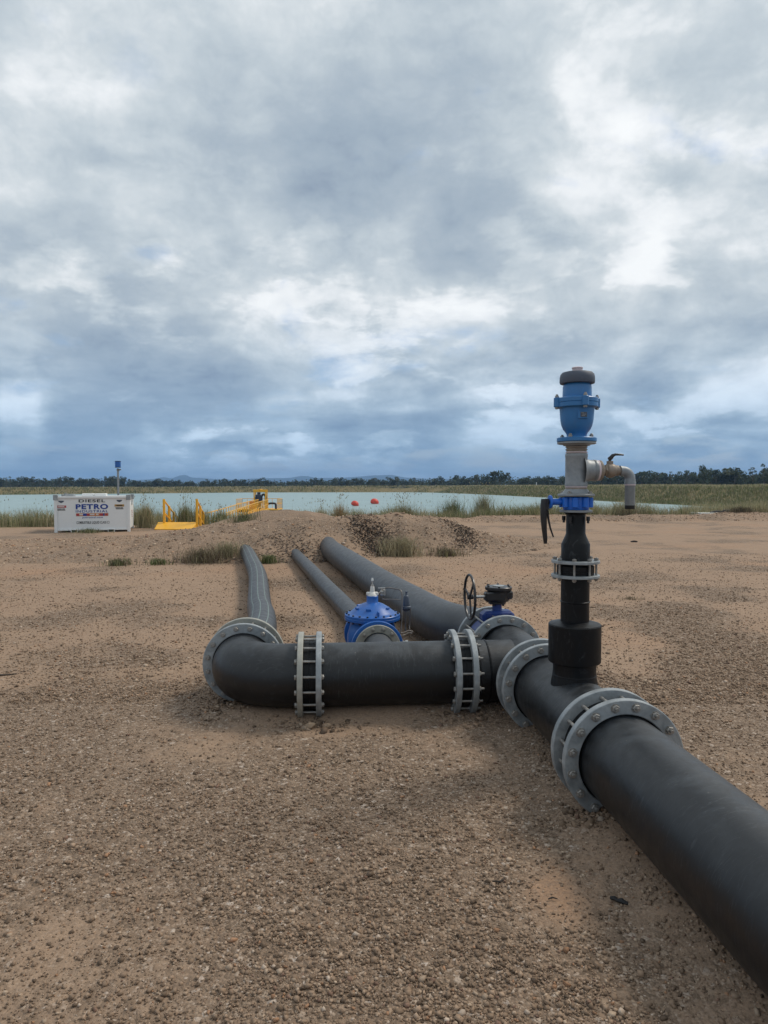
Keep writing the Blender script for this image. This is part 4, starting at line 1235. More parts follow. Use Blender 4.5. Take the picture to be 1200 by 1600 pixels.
b = MB(); b.box((1.12, 0.6, TH_ + 0.03), (0.42, 0.5, 0.10), 0.015); b.build('hatch', M_WHITE, t)
b = MB(); b.box((1.56, 0.6, TH_ + 0.03), (0.42, 0.5, 0.10), 0.015); b.build('hatch', M_WHITE, t)
b = MB(); b.box((0.48, 0.6, TH_ + 0.02), (0.32, 0.4, 0.09), 0.015); b.cyl((0.34, 0.5, TH_), (0, 0, 1), 0.05, 0.1, 14); b.build('vent_box', M_ZINC, t)
b = MB(); b.box((TL - 0.012, TD / 2, 0.62), (0.01, TD - 0.3, 0.95), 0.002); b.build('end_panel', M_WHITE, t)

def text_part(body, x0, x1, z0, z1, mat, parent, bold=0.0, y=-0.012, name='lettering', rz=0.0, base=(0, 0, 0), rot=(PI / 2, 0, 0), shear=0.0):
    cu = bpy.data.curves.new(name, 'FONT')
    cu.body = body; cu.size = 1.0; cu.offset = bold; cu.extrude = 0.01; cu.shear = shear; cu.space_character = 1.14
    tmp = bpy.data.objects.new('tmp_text', cu)
    COL.objects.link(tmp)
    dg = bpy.context.evaluated_depsgraph_get()
    me = bpy.data.meshes.new_from_object(tmp.evaluated_get(dg))
    bpy.data.objects.remove(tmp)
    me.name = name
    V = np.empty(len(me.vertices) * 3); me.vertices.foreach_get('co', V); V = V.reshape(-1, 3)
    mn, mx = V.min(0), V.max(0)
    V[:, 0] = (V[:, 0] - mn[0]) / (mx[0] - mn[0]) * (x1 - x0)
    V[:, 1] = (V[:, 1] - mn[1]) / (mx[1] - mn[1]) * (z1 - z0)
    V[:, 2] = V[:, 2] * 0.3
    me.vertices.foreach_set('co', V.ravel()); me.update()
    me.materials.clear(); me.materials.append(mat)
    o = link(name, me, parent, (x0, y, z0), rot)
    return o
FY = 0.046
text_part('DIESEL', 0.84, 1.76, 1.135, 1.245, M_INK, t, 0.022, FY)
text_part('PETRO', 0.735, 1.86, 0.875, 1.07, M_INKBLUE, t, 0.042, FY)
text_part('INDUSTRIAL', 0.735, 1.86, 0.755, 0.845, M_INKBLUE, t, 0.014, FY)
text_part('petroind.com', 0.95, 1.67, 0.525, 0.60, M_INKBLUE, t, 0.012, FY, shear=0.25)
text_part('COMBUSTIBLE LIQUID CLASS C1', 0.755, 1.90, 0.315, 0.43, M_INK, t, 0.010, FY)
b = MB(); b.box((1.305, FY, 0.675), (1.12, 0.006, 0.105), 0.001); po = b.build('picture_strip', M_INKORANGE, t)
b = MB()
for x, wd in ((0.80, 0.09), (1.16, 0.10), (1.62, 0.12), (1.80, 0.07)):
    b.box((x, FY - 0.004, 0.672), (wd, 0.004, 0.085), 0.0005)
b.build('strip_print', M_INKRED, po)
b = MB()
for x, wd in ((1.05, 0.13), (1.71, 0.05)):
    b.box((x, FY - 0.004, 0.675), (wd, 0.004, 0.095), 0.0005)
b.build('strip_print', M_INKBLUE, po)
b = MB()
for x, wd in ((0.92, 0.12), (1.30, 0.16), (1.48, 0.08)):
    b.box((x, FY - 0.004, 0.68), (wd, 0.004, 0.05), 0.0005)
b.build('strip_print', M_SILVERP, po)
for (xc, zc, top, mat) in ((0.24, 0.98, 1.17, M_INKRED), (2.26, 1.01, 1.19, M_INKYEL)):
    b = MB()
    b.add([(xc - 0.10, FY, top + 0.03), (xc + 0.10, FY, top + 0.03), (xc + 0.08, FY, top - 0.02), (xc, FY, top - 0.06), (xc - 0.08, FY, top - 0.02),
           (xc - 0.10, FY + 0.01, top + 0.03), (xc + 0.10, FY + 0.01, top + 0.03), (xc + 0.08, FY + 0.01, top - 0.02), (xc, FY + 0.01, top - 0.06), (xc - 0.08, FY + 0.01, top - 0.02)],
          [[0, 4, 3, 2, 1]] + [[i, (i + 1) % 5, (i + 1) % 5 + 5, i + 5] for i in range(5)])
    b.build('emblem_plate', M_CAP, t)
    b = MB(); b.box((xc, FY, zc), (0.34, 0.006, 0.085), 0.001); po = b.build('sign_band', mat, t)
    b = MB(); b.box((xc, FY - 0.004, zc), (0.22, 0.004, 0.035), 0.0005); b.build('band_print', M_SILVERP if mat is M_INKRED else M_INK, po)
    b = MB()
    for k, (dx, wd) in enumerate(((-0.06, 0.16), (0.08, 0.09), (-0.03, 0.20), (0.10, 0.08))):
        b.box((xc + dx, FY, zc - 0.085 - 0.042 * (k // 2)), (wd, 0.005, 0.026), 0.0005)
    b.build('sign_print', M_INK, t)
b = MB()
for k in range(3):
    b.box((TL + 0.001, 0.95 + 0.14 * k, 1.06), (0.006, 0.09, 0.11), 0.001)
b.build('number_print', M_ZINC, t)
b = MB()
for k in range(4):
    b.box((TL + 0.001, 1.02 + 0.1 * (k % 2), 0.78 - 0.075 * k), (0.006, 0.16, 0.05), 0.001)
b.build('marking_print', M_INKRED, t)

# ---- blue canister on a pole behind the tank
px_, py_ = -11.32, 30.0
t = thing('vent_pole', 'blue canister on a tall grey pole behind the white tank', 'vent pole', (px_, py_, gz(px_, py_) - 0.05))
MB().lathe([(0.055, 0), (0.055, 0.9), (0.042, 0.95), (0.042, 2.40)], (0, 0, 0), (0, 0, 1), 20, True, True).build('pole', M_GALV, t)
b = MB(); b.cyl((0, 0, 2.40), (0, 0, 1), 0.052, 0.10, 18); b.cyl((0.03, 0, 2.44), (1, 0, 0.15), 0.028, 0.10, 12); b.build('collar', M_GREYPIPE, t)
b = MB(); b.cyl((0, 0, 2.55), (0, 0, 1), 0.118, 0.25, 28, 0.012); b.build('canister', M_BLUE_V, t)
b = MB(); b.cyl((0, 0, 2.795), (0, 0, 1), 0.125, 0.022, 28, 0.004); b.cyl((0, 0, 2.535), (0, 0, 1), 0.125, 0.02, 28, 0.004); b.build('canister_rim', M_BLACK, t)

# ================================================================== gangway, walkway, pontoon, pump
t = thing('gangway_ramp', 'yellow handrailed ramp with a sloping yellow plate dropping to the water', 'ramp', (-8.17, 28.2, 0))
RDX, RDY, RDZ = -0.80, 4.6, -0.95
b = MB()
b.add([(-0.86, -0.55, 0.02), (0.62, -0.55, 0.02), (0.66, 0.1, 0.26), (-0.92, 0.1, 0.26), (-0.86, -0.55, -0.08), (0.62, -0.55, -0.08), (0.66, 0.1, -0.08), (-0.92, 0.1, -0.08)],
      [[0, 1, 2, 3], [0, 4, 5, 1], [1, 5, 6, 2], [2, 6, 7, 3], [3, 7, 4, 0], [4, 7, 6, 5]])
b.build('access_plate', M_YELLOW, t)
b = MB()
b.beam((-0.1, 0.1, 0.20), (RDX, RDY, RDZ + 0.2), 1.3, 0.08)
b.build('deck', M_YELLOW, t)
for s in (-0.66, 0.66):
    for k in range(4):
        u = k / 3
        p = Vector((s + RDX * u, 0.05 + RDY * u, 0.1 + RDZ * u))
        b = MB(); b.box(p + Vector((0, 0, 0.52)), (0.085, 0.085, 1.14), 0.008); b.build('post', M_YELLOW, t)
    for hgt, nm in ((1.04, 'handrail'), (0.55, 'midrail')):
        b = MB(); b.beam((s, 0.05, 0.1 + hgt), (s + RDX, 0.05 + RDY, 0.1 + RDZ + hgt), 0.05, 0.05); b.build(nm, M_YELLOW, t)

t = thing('floating_walkway', 'long yellow handrailed walkway floating out to the pump pontoon', 'walkway', (-9.9, 41.5, WZ))
path = smooth_path([Vector(p) for p in [(0, 0, 0.25), (-0.75, 9, 0.32), (-1.5, 17, 0.38), (-2.5, 27, 0.38), (-3.85, 38.8, 0.30)]], 6)
b = MB()
for i in range(len(path) - 1):
    b.beam(path[i], path[i + 1], 1.15, 0.14)
b.build('deck', M_YELLOW, t)
b = MB()
for i in range(1, len(path) - 1, 2):
    b.box(path[i] + Vector((0, 0, -0.2)), (1.3, 1.1, 0.34), 0.05)
b.build('float', M_BLACK, t)
tot = [0.0]
for i in range(len(path) - 1): tot.append(tot[-1] + (path[i + 1] - path[i]).length)
def along(s):
    for i in range(len(path) - 1):
        if tot[i + 1] >= s or i == len(path) - 2:
            u = (s - tot[i]) / (tot[i + 1] - tot[i]); return path[i].lerp(path[i + 1], u), (path[i + 1] - path[i]).normalized()
pm = MB(); pm.box((0, 0, 0.58), (0.045, 0.045, 1.16), 0.004); pmd = pm.data('post'); pmd.materials.append(M_YELLOW)
for s in (-1, 1):
    for hgt, nm, th in ((1.16, 'handrail', 0.055), (0.64, 'midrail', 0.045), (0.12, 'toe_board', 0.04)):
        b = MB()
        for i in range(len(path) - 1):
            q0 = Vector((path[i + 1] - path[i]).normalized()); sd_ = q0.cross(Vector((0, 0, 1))) * (s * 0.56)
            b.beam(path[i] + sd_ + Vector((0, 0, hgt)), path[i + 1] + sd_ + Vector((0, 0, hgt)), th, th if nm != 'toe_board' else 0.16)
        b.build(nm, M_YELLOW, t)
    d_ = 0.5
    while d_ < tot[-1]:
        p, q0 = along(d_)
        sd_ = q0.cross(Vector((0, 0, 1))) * (s * 0.56)
        link('post', pmd, t, p + sd_)
        d_ += 1.3

PX_, PY_ = -14.9, 82.5
t = thing('pontoon', 'railed pump pontoon floating at the end of the yellow walkway', 'pontoon', (PX_, PY_, WZ))
b = MB(); b.box((0.3, 0.2, 0.27), (4.9, 3.6, 0.12), 0.02); b.build('deck', M_YELLOW, t)
for x in (-1.5, 0.3, 2.1):
    b = MB(); b.box((x, 0.2, 0.03), (1.2, 3.4, 0.40), 0.08); b.build('float', M_BLACK, t)
def rail_run(pts, t):
    for a, c in zip(pts[:-1], pts[1:]):
        a, c = Vector(a), Vector(c)
        for hgt, nm in ((1.15, 'handrail'), (0.62, 'midrail')):
            b = MB(); b.beam(a + Vector((0, 0, hgt)), c + Vector((0, 0, hgt)), 0.055, 0.055); b.build(nm, M_YELLOW, t)
        m = max(1, round((c - a).length / 0.6))
        for k in range(m + 1):
            p = a.lerp(c, k / m)
            b = MB(); b.box(p + Vector((0, 0, 0.57)), (0.045, 0.045, 1.16), 0.004); b.build('post', M_YELLOW, t)
rail_run([(-2.1, 1.9, 0.33), (2.7, 1.9, 0.33), (2.7, -1.5, 0.33)], t)
rail_run([(-2.1, -1.5, 0.33), (-2.1, 1.9, 0.33)], t)
t = thing('lifting_frame', 'yellow lifting frame over the dark pump on the pontoon', 'frame', (PX_ + 0.55, PY_ - 0.6, WZ + 0.33))
for x in (-0.66, 0.66):
    for y in (-0.5, 0.5):
        b = MB(); b.box((x, y, 1.1), (0.13, 0.13, 2.2), 0.01); b.build('post', M_YELLOW, t)
for y in (-0.5, 0.5):
    b = MB(); b.box((0, y, 2.12), (1.5, 0.12, 0.26), 0.012); b.build('beam', M_YELLOW, t)
b = MB(); b.box((0, 0, 2.24), (0.2, 1.3, 0.14), 0.012); b.build('beam', M_YELLOW, t)
t = thing('pump', 'dark motor pump with a black arched outlet under the yellow frame', 'pump', (PX_ + 0.35, PY_ - 0.6, WZ + 0.33))
b = MB(); b.cyl((0, 0, 0.72), (0, 0, 1), 0.43, 0.95, 24, 0.06); b.cyl((0, 0, 1.62), (0, 0, 1), 0.2, 0.3, 18, 0.03); b.build('motor', mat_paint('dark_navy_paint', (0.02, 0.03, 0.06), 0.4, 0.2), t)
b = MB(); b.cyl((0, 0, 0.0), (0, 0, 1), 0.28, 0.75, 20, 0.04); b.build('pump_casing', M_BLACK, t)
b = MB(); b.box((-0.46, -0.12, 1.05), (0.25, 0.25, 0.7), 0.02); b.build('control_box', M_GREYPIPE, t)
b = MB(); b.tube(smooth_path([Vector(p) for p in [(0.25, 0, 1.1), (0.35, 0, 1.55), (0.6, -0.05, 1.68), (0.78, -0.1, 1.45), (0.82, -0.2, 0.9), (0.85, -0.3, 0.45), (1.0, -0.3, 0.78)][:6]], 5), 0.13, 14); b.build('outlet_pipe', M_BLACK, t)
t = thing('discharge_pipe', 'black bent discharge pipe stepping down right of the pump frame', 'pipe', (PX_ + 1.35, PY_ - 0.9, WZ))
b = MB(); b.tube(smooth_path([Vector(p) for p in [(-0.1, 0, 0.85), (0.35, 0, 0.98), (0.75, 0, 0.98), (0.98, -0.02, 0.9), (1.02, -0.05, 0.55), (1.04, -0.1, 0.0), (1.05, -0.2, -0.3)]], 5), 0.12, 14); b.build('pipe_body', M_BLACK, t)
t = thing('fuel_drum', 'red drum standing on the pontoon behind the walkway rail', 'drum', (PX_ - 0.35, PY_ - 1.15, WZ + 0.33))
b = MB(); b.lathe([(0.27, 0), (0.29, 0.02), (0.285, 0.28), (0.298, 0.30), (0.285, 0.32), (0.285, 0.56), (0.298, 0.58), (0.285, 0.60), (0.29, 0.86), (0.27, 0.88), (0.25, 0.87)], seg=24, cap0=True, cap1=True); b.build('drum_body', M_RED, t)
b = MB(); b.cyl((0.12, 0, 0.868), (0, 0, 1), 0.04, 0.03, 12); b.build('bung', M_STEEL, t)

for (bx, by, sz, tilt, lab) in ((-4.4, 106, 0.60, 0.5, 'red buoy lying low on the water, left of the other red buoy'), (-1.6, 118, 0.72, 0.35, 'larger red buoy on the water, right of and beyond the other')):
    t = thing('buoy', lab, 'buoy', (bx, by, WZ), 0.4, 'red buoys on the reservoir')
    b = MB()
    b.lathe([(0.36 * sz, -0.42 * sz), (0.8 * sz, -0.40 * sz), (0.98 * sz, -0.15 * sz), (1.0 * sz, 0.15 * sz), (0.9 * sz, 0.5 * sz), (0.62 * sz, 0.8 * sz), (0.25 * sz, 0.93 * sz), (0.0, 0.95 * sz)], (0, 0, 0.2), (tilt, -0.1, 1), 28)
    b.build('float', M_RED, t)
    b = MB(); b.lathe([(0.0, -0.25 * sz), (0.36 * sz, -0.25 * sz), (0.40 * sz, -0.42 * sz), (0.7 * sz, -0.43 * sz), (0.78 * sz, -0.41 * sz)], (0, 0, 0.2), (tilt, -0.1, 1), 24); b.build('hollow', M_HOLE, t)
    b = MB(); b.tube([(0.5 * sz, 0.1, 0.9 * sz), (0.6 * sz, 0.1, 1.15 * sz), (0.75 * sz, 0.1, 1.1 * sz), (0.72 * sz, 0.1, 0.85 * sz)], 0.03, 8); b.build('lifting_eye', M_STEEL, t)

# ---- slab, marker posts, scraps
t = thing('concrete_slab', 'flat pale slab with dark fittings at the far right edge of the yard', 'slab', (18.0, 38.2, gz(18.0, 38.2) + 0.14), 0.05)
b = MB(); b.box((0, 0, 0.05), (2.5, 1.6, 0.16), 0.02); b.build('slab_body', M_CONC, t)
b = MB(); b.tube([(-0.5, -0.4, 0.14), (-0.1, -0.3, 0.2), (0.3, -0.5, 0.16)], 0.05, 8); b.box((0.55, -0.1, 0.2), (0.3, 0.3, 0.14), 0.02); b.build('fitting', M_BLACK, t)
for mx, my, lab in ((25.0, 340, 'tiny white marker post on the far bank below the treeline, left one'), (47.6, 220, 'tiny white marker post on the bank just left of the riser tee fitting'), (68.0, 125, 'white marker post on the grassy bank at the right edge')):
    t = thing('marker_post', lab, 'marker post', (mx, my, gz(mx, my) - 0.1), 0, 'white marker posts along the bank')
    b = MB(); b.box((0, 0, 0.75), (0.22, 0.06, 1.5), 0.02); b.build('post', M_WHITE, t)
def scrap(name, label, cat, x, y, pts, r, mat):
    t = thing(name, label, cat, (x, y, gz(x, y) + 0.004))
    b = MB(); b.tube([Vector(p) for p in pts], r, 6)
    b.build('scrap_body' if mat is M_RUBBER else 'twig', mat, t)
scrap('rubber_scrap', 'short lumpy strip of black rubber on the gravel near the main pipe', 'scrap', 0.965, 2.83, [(-0.028, 0.024, 0.006), (-0.014, 0.014, 0.010), (-0.004, 0.004, 0.007), (0.010, -0.004, 0.010), (0.022, -0.014, 0.007), (0.032, -0.018, 0.008)], [0.006, 0.009, 0.007, 0.011, 0.008, 0.006], M_RUBBER)
M_TWIG = mat_paint('dark_twig', (0.045, 0.035, 0.028), 0.9, 0.2)
scrap('twig', 'dark forked twig on the gravel, left of the orange sandy patch', 'twig', 0.50, 2.98, [(-0.03, 0.01, 0.004), (0, 0, 0.008), (0.02, 0.02, 0.006), (0.035, 0.04, 0.004)], [0.003, 0.004, 0.003, 0.002], M_TWIG)
scrap('twig', 'tiny dark twig on the orange sandy patch', 'twig', 0.70, 2.86, [(-0.018, 0.0, 0.003), (0, 0.006, 0.006), (0.02, 0.0, 0.004)], [0.003, 0.0035, 0.002], M_TWIG)
scrap('stick', 'dry stick on the sand at the left edge of the photo', 'twig', -3.42, 6.25, [(-0.09, -0.03, 0.008), (-0.02, 0.0, 0.012), (0.05, 0.035, 0.008), (0.09, 0.07, 0.006)], [0.006, 0.008, 0.006, 0.004], M_TWIG)
scrap('stick', 'long thin stick at the foot of the right end of the mound', 'twig', 3.3, 18.6, [(-0.5, 0.25, 0.06), (-0.1, 0.05, 0.05), (0.3, -0.02, 0.03), (0.75, 0.0, 0.02)], [0.02, 0.03, 0.025, 0.012], M_TWIG)
scrap('rubber_scrap', 'small black scrap out on the open gravel right of the riser', 'scrap', 7.55, 21.2, [(-0.10, 0, 0.02), (0.0, 0.02, 0.03), (0.10, 0, 0.022)], [0.02, 0.03, 0.02], M_RUBBER)
# clods pushed up round the flanges
def clods(cx, cy, n, sx, sy, s0):
    X = cx + rng.normal(0, sx, n); Y = cy + rng.normal(0, sy, n)
    return np.stack([X, Y, ground_z(X, Y)], 1)
q = W2(-C5 + 0.09, -0.29, 0)
cl = [clods(q.x, q.y, 200, 0.17, 0.05, 0), clods(W2(-E6 - 0.16, 0.20, 0).x, W2(-E6 - 0.16, 0.20, 0).y, 260, 0.10, 0.13, 0), clods(W2(-0.12, -T1 - 0.02, 0).x, W2(-0.12, -T1 - 0.02, 0).y, 200, 0.10, 0.07, 0),
      clods(W2(-C4 + 0.06, -0.27, 0).x, W2(-C4, -0.27, 0).y, 120, 0.12, 0.06, 0)]
cl = np.concatenate(cl)
setp(stones('gravel', cl, np.clip(rng.lognormal(math.log(0.0085), 0.5, len(cl)), 0.004, 0.028), 8, 0.3, 0.82), kind='stuff')
for k, (dx, dy, s, lab) in enumerate(((0.09, -0.335, 0.036, 'largest tan clod against the foot of the left flange pair'), (0.22, -0.34, 0.024, 'small tan clod right of the largest clod by the left flanges'))):
    q = W2(-C5 + dx, dy, 0)
    V0, F0 = rock_shape(12, rng)
    b = MB(); b.add(V0 * s * np.array([1.2, 0.9, 0.8]), F0.tolist())
    o = b.build('clod', mat_paint('tan_clod_%d' % k, (0.26, 0.19, 0.13), 0.95, 0.3), None, (q.x, q.y, 0.02), sharp=20)
    setp(o, lab, 'clod', 'clods by the flanges')

# ================================================================== grass
STRAW = np.array((0.420, 0.370, 0.235)); GREEN = np.array((0.135, 0.175, 0.070)); OLIVE = np.array((0.245, 0.240, 0.125)); DEAD = np.array((0.185, 0.145, 0.100)); RUST = np.array((0.33, 0.19, 0.075))
def blades(cx, cy, cz, h, spread, wid, col, nseg=2, lean=0.35):
    """arrays of blade roots -> vertices, faces, colours (bent three-point ribbons)"""
    n = len(cx)
    a = rng.uniform(0, 2 * PI, n)
    ln = rng.uniform(0.05, 1.0, n) * lean
    dx, dy = np.cos(a), np.sin(a)
    f = rng.uniform(0, 2 * PI, n); sx, sy = np.cos(f), np.sin(f)
    P0 = np.stack([cx, cy, cz - 0.03], 1)
    P1 = np.stack([cx + dx * ln * h * 0.30, cy + dy * ln * h * 0.30, cz + h * 0.58], 1)
    P2 = np.stack([cx + dx * ln * h, cy + dy * ln * h, cz + h * (1 - 0.25 * ln)], 1)
    S = np.stack([sx, sy, 0 * sx], 1) * wid[:, None]
    V = np.stack([P0 - S, P0 + S, P1 - S * 0.8, P1 + S * 0.8, P2], 1).reshape(-1, 3)
    b0 = (np.arange(n) * 5)[:, None]
    F = np.concatenate([b0 + np.array([0, 1, 3]), b0 + np.array([0, 3, 2]), b0 + np.array([2, 3, 4])], 1).reshape(-1, 3)
    C = np.repeat(np.clip(col, 0, 1), 5, 0)
    return V, F, C
def seedheads(cx, cy, cz, h, wid, col):
    n = len(cx)
    a = rng.uniform(0, 2 * PI, n); l = rng.uniform(0, 0.25, n) * h
    tx, ty, tzz = cx + np.cos(a) * l, cy + np.sin(a) * l, cz + h
    V = np.stack([np.stack([cx - 0.004, cy, cz], 1), np.stack([cx + 0.004, cy, cz], 1), np.stack([tx, ty, tzz], 1),
                  np.stack([tx - wid, ty, tzz - 0.02], 1), np.stack([tx + wid, ty, tzz - 0.04], 1), np.stack([tx + wid * 0.5, ty + wid, tzz + wid * 3], 1)], 1).reshape(-1, 3)
    b0 = (np.arange(n) * 6)[:, None]
    F = np.concatenate([b0 + np.array([0, 1, 2]), b0 + np.array([3, 4, 5])], 1).reshape(-1, 3)
    return V, F, np.repeat(np.clip(col, 0, 1), 6, 0)
def merge(parts):
    V, F, C = [], [], []; n = 0
    for v, f, c in parts:
        V.append(v); F.append(f + n); C.append(c); n += len(v)
    return np.concatenate(V), np.concatenate(F), np.concatenate(C)
def colour_mix(n, wts, tint):
    pal = np.array([STRAW, GREEN, OLIVE, DEAD, RUST])
    idx = rng.choice(5, n, p=wts)
    return pal[idx] * rng.uniform(0.7, 1.3, (n, 1)) * tint

def bank_grass():
    n = 9000
    X = rng.uniform(-30, 38, n * 4); Y = rng.uniform(27, 56, n * 4)
    s = sdist(X, Y)
    clump = fbm(X * 0.45 + 11, Y * 0.45, 3)
    k = (s > 0.1) & (s < 6.4) & (levee_w(X, Y) < 0.8) & (rng.random(n * 4) < 0.35 + 2.6 * np.clip(clump - 0.36, 0, 1) + 0.45 * (X > 6))
    # keep the ramp's landing and the slab clear
    k &= ~((np.abs(X + 8.6) < 0.9) & (Y < 36))
    X, Y, clump, s = X[k][:n], Y[k][:n], clump[k][:n], s[k][:n]
    Z = ground_z(X, Y)
    parts = []
    m = 20
    cx = np.repeat(X, m) + rng.normal(0, 0.13, len(X) * m); cy = np.repeat(Y, m) + rng.normal(0, 0.13, len(X) * m); cz = np.repeat(Z, m)
    hh = np.repeat(0.38 + 1.15 * np.clip(clump - 0.28, 0, 1) + 0.16 * (X > 6), m) * rng.uniform(0.55, 1.25, len(cx))
    tone = np.repeat(fbm(X * 0.16 + 5, Y * 0.3, 3), m)
    col = np.where((rng.random(len(cx)) < sstep(0.38, 0.62, tone))[:, None], colour_mix(len(cx), [0.34, 0.28, 0.34, 0.04, 0.0], 1), colour_mix(len(cx), [0.66, 0.05, 0.24, 0.05, 0.0], 1))
    parts.append(blades(cx, cy, cz, hh, 0, rng.uniform(0.004, 0.011, len(cx)), col, lean=0.65))
    q = rng.random(len(X)) < 0.16
    sx_, sy_, sz_ = X[q], Y[q], Z[q]
    parts.append(seedheads(sx_, sy_, sz_, rng.uniform(0.7, 1.25, len(sx_)) * (0.5 + clump[q]), rng.uniform(0.010, 0.022, len(sx_)), colour_mix(len(sx_), [0.6, 0.0, 0.25, 0.15, 0], 0.9)))
    V, F, C = merge(parts)
    setp(link('bank_grass', fast_mesh('bank_grass', V, F, M_GRASS, C)), kind='stuff')
bank_grass()

def levee_grass():
    n = 60000
    # uniform in bearing and log distance so that near slopes get more
    u = rng.uniform(-0.75, 0.75, n * 4); Y = 46 * (400 / 46) ** rng.random(n * 4)
    X = u * Y
    s = sdist(X, Y); wl = levee_w(X, Y)
    k = (s > 0.3) & (s < 17) & (wl > 0.4)
    X, Y, s = X[k][:n], Y[k][:n], s[k][:n]
    Z = ground_z(X, Y)
    m = 4
    sp = np.repeat(0.003 * Y, m)
    cx = np.repeat(X, m) + rng.normal(0, 1, len(X) * m) * sp; cy = np.repeat(Y, m) + rng.normal(0, 1, len(X) * m) * sp; cz = np.repeat(Z, m)
    cz = ground_z(cx, cy)
    patch = np.repeat(fbm(X * 0.12, Y * 0.06, 4), m)
    hh = (0.35 + 0.5 * patch) * rng.uniform(0.6, 1.3, len(cx))
    wet = np.repeat(1 - sstep(0.5, 4.5, s), m)          # greener and darker by the water
    crest = np.repeat(sstep(8.5, 11.5, s), m)
    r_ = rng.random(len(cx))
    col = np.where((r_ < 0.25 + 0.6 * wet)[:, None], colour_mix(len(cx), [0.06, 0.5, 0.40, 0.04, 0], 0.85), colour_mix(len(cx), [0.34, 0.18, 0.46, 0.02, 0], 0.88))
    col = np.where((rng.random(len(cx)) < crest * 0.75)[:, None], colour_mix(len(cx), [0.86, 0.0, 0.14, 0, 0], 1.05), col)
    wid = rng.uniform(0.00022, 0.0005, len(cx)) * np.repeat(Y, m)
    V, F, C = blades(cx, cy, cz, hh, 0, wid, col, lean=0.6)
    setp(link('levee_grass', fast_mesh('levee_grass', V, F, M_GRASS, C)), kind='stuff')
levee_grass()

def tuft(name, label, cat, x, y, n, h, rad, wts, tint=1.0, lean=0.7, wid=(0.004, 0.009), seeds=0, group=None, zoff=0.0):
    z0 = tz(x, y) + zoff
    r = np.abs(rng.normal(0, rad * 0.5, n)); a = rng.uniform(0, 2 * PI, n)
    cx, cy = r * np.cos(a), r * np.sin(a) * 0.8
    cz = top_z(x + cx, y + cy) - z0 + zoff
    hh = h * rng.uniform(0.45, 1.15, n)
    V, F, C = blades(cx, cy, cz, hh, 0, rng.uniform(*wid, n), colour_mix(n, wts, tint), lean=lean)
    t = thing(name, label, cat, (x, y, z0), 0, group)
    link('foliage', fast_mesh('foliage', V, F, M_GRASS, C), t)
    if seeds:
        k = rng.choice(n, seeds)
        V, F, C = seedheads(cx[k], cy[k], cz[k], h * rng.uniform(0.9, 1.5, seeds), rng.uniform(0.008, 0.02, seeds), colour_mix(seeds, [0.6, 0, 0.2, 0.2, 0], 0.9))
        link('seed_stems', fast_mesh('seed_stems', V, F, M_GRASS, C), t)
    return t
ST = [0.7, 0.02, 0.18, 0.10, 0]; GRN = [0.12, 0.55, 0.30, 0.03, 0]; DRY = [0.15, 0.0, 0.15, 0.70, 0]; MIXD = [0.38, 0.18, 0.32, 0.12, 0]; RUS = [0.45, 0, 0.1, 0.05, 0.40]
G_ = 'tufts growing on the gravel mound'
tuft('dry_grass_tuft', 'pale arching clump of dry grass beside the big pipe on the mound', 'grass tuft', 0.42, 17.15, 1000, 0.52, 0.62, [0.86, 0.0, 0.02, 0.12, 0], 0.78, 1.25, (0.003, 0.006))
tuft('weed_bush', 'brown scrubby weed bush at the foot of the mound left of the striped pipe', 'bush', -4.1, 15.75, 900, 0.36, 0.75, [0.20, 0.0, 0.10, 0.70, 0], 0.75, 1.7, (0.002, 0.005))
tuft('weed_bush', 'olive grassy bush against the striped pipe where it enters the mound', 'bush', -3.6, 16.1, 420, 0.42, 0.45, [0.35, 0.06, 0.37, 0.22, 0], 0.9, 1.5, (0.002, 0.005))
tuft('weed_bush', 'dark low grey weed alone on the bare ground left of the mound bushes', 'bush', -5.75, 15.2, 360, 0.17, 0.36, [0.1, 0.12, 0.38, 0.40, 0], 0.75, 1.0)
tuft('weed_tuft', 'small green weed left of the brown scrubby bush', 'grass tuft', -4.95, 15.35, 220, 0.15, 0.3, GRN, 0.85, 1.0)
tuft('weed_tuft', 'bright green weed between the striped pipe and the thin pipe', 'grass tuft', -2.55, 15.55, 260, 0.20, 0.22, [0.05, 0.75, 0.2, 0, 0], 1.0, 1.0)
tuft('weed_tuft', 'dry grey weeds trailing at the foot of the mound right of the pale grass clump', 'grass tuft', 1.55, 17.35, 420, 0.22, 0.5, DRY, 0.85, 1.0)
tuft('weed_tuft', 'small dark plant on the open gravel to the right of the riser', 'grass tuft', 3.72, 10.6, 110, 0.06, 0.28, DRY, 0.7, 2.2, (0.002, 0.004))
tuft('dry_grass_tuft', 'rust coloured grass clump on the skyline of the mound', 'grass tuft', -1.9, 30.2, 500, 0.95, 0.45, RUS, 0.95, 0.5, seeds=30)
tuft('dry_grass_tuft', 'pale straw grass clump just left of the rust coloured clump', 'grass tuft', -2.65, 30.0, 420, 0.75, 0.5, ST, 1.0, 0.55, seeds=30)
tuft('reed_tuft', 'dense grey green grass clump behind the highest part of the mound', 'grass tuft', 0.85, 31.0, 900, 0.95, 0.95, MIXD, 0.85, 0.6, seeds=70)
tuft('reed_tuft', 'tall dark green reed clump on the bank beyond the mound', 'grass tuft', 3.6, 37.2, 900, 1.25, 0.85, [0.1, 0.55, 0.3, 0.05, 0], 0.8, 0.45, seeds=60)
tuft('reed_tuft', 'tall straw and green reed clump on the bank, right of the dark green clump', 'grass tuft', 5.3, 37.6, 800, 1.45, 0.8, MIXD, 0.9, 0.4, seeds=60)
tuft('dry_bush', 'round dark dead bush on the low heap at the far right', 'bush', 18.4, 36.3, 700, 0.36, 0.95, [0.1, 0, 0.15, 0.75, 0], 0.55, 1.2)
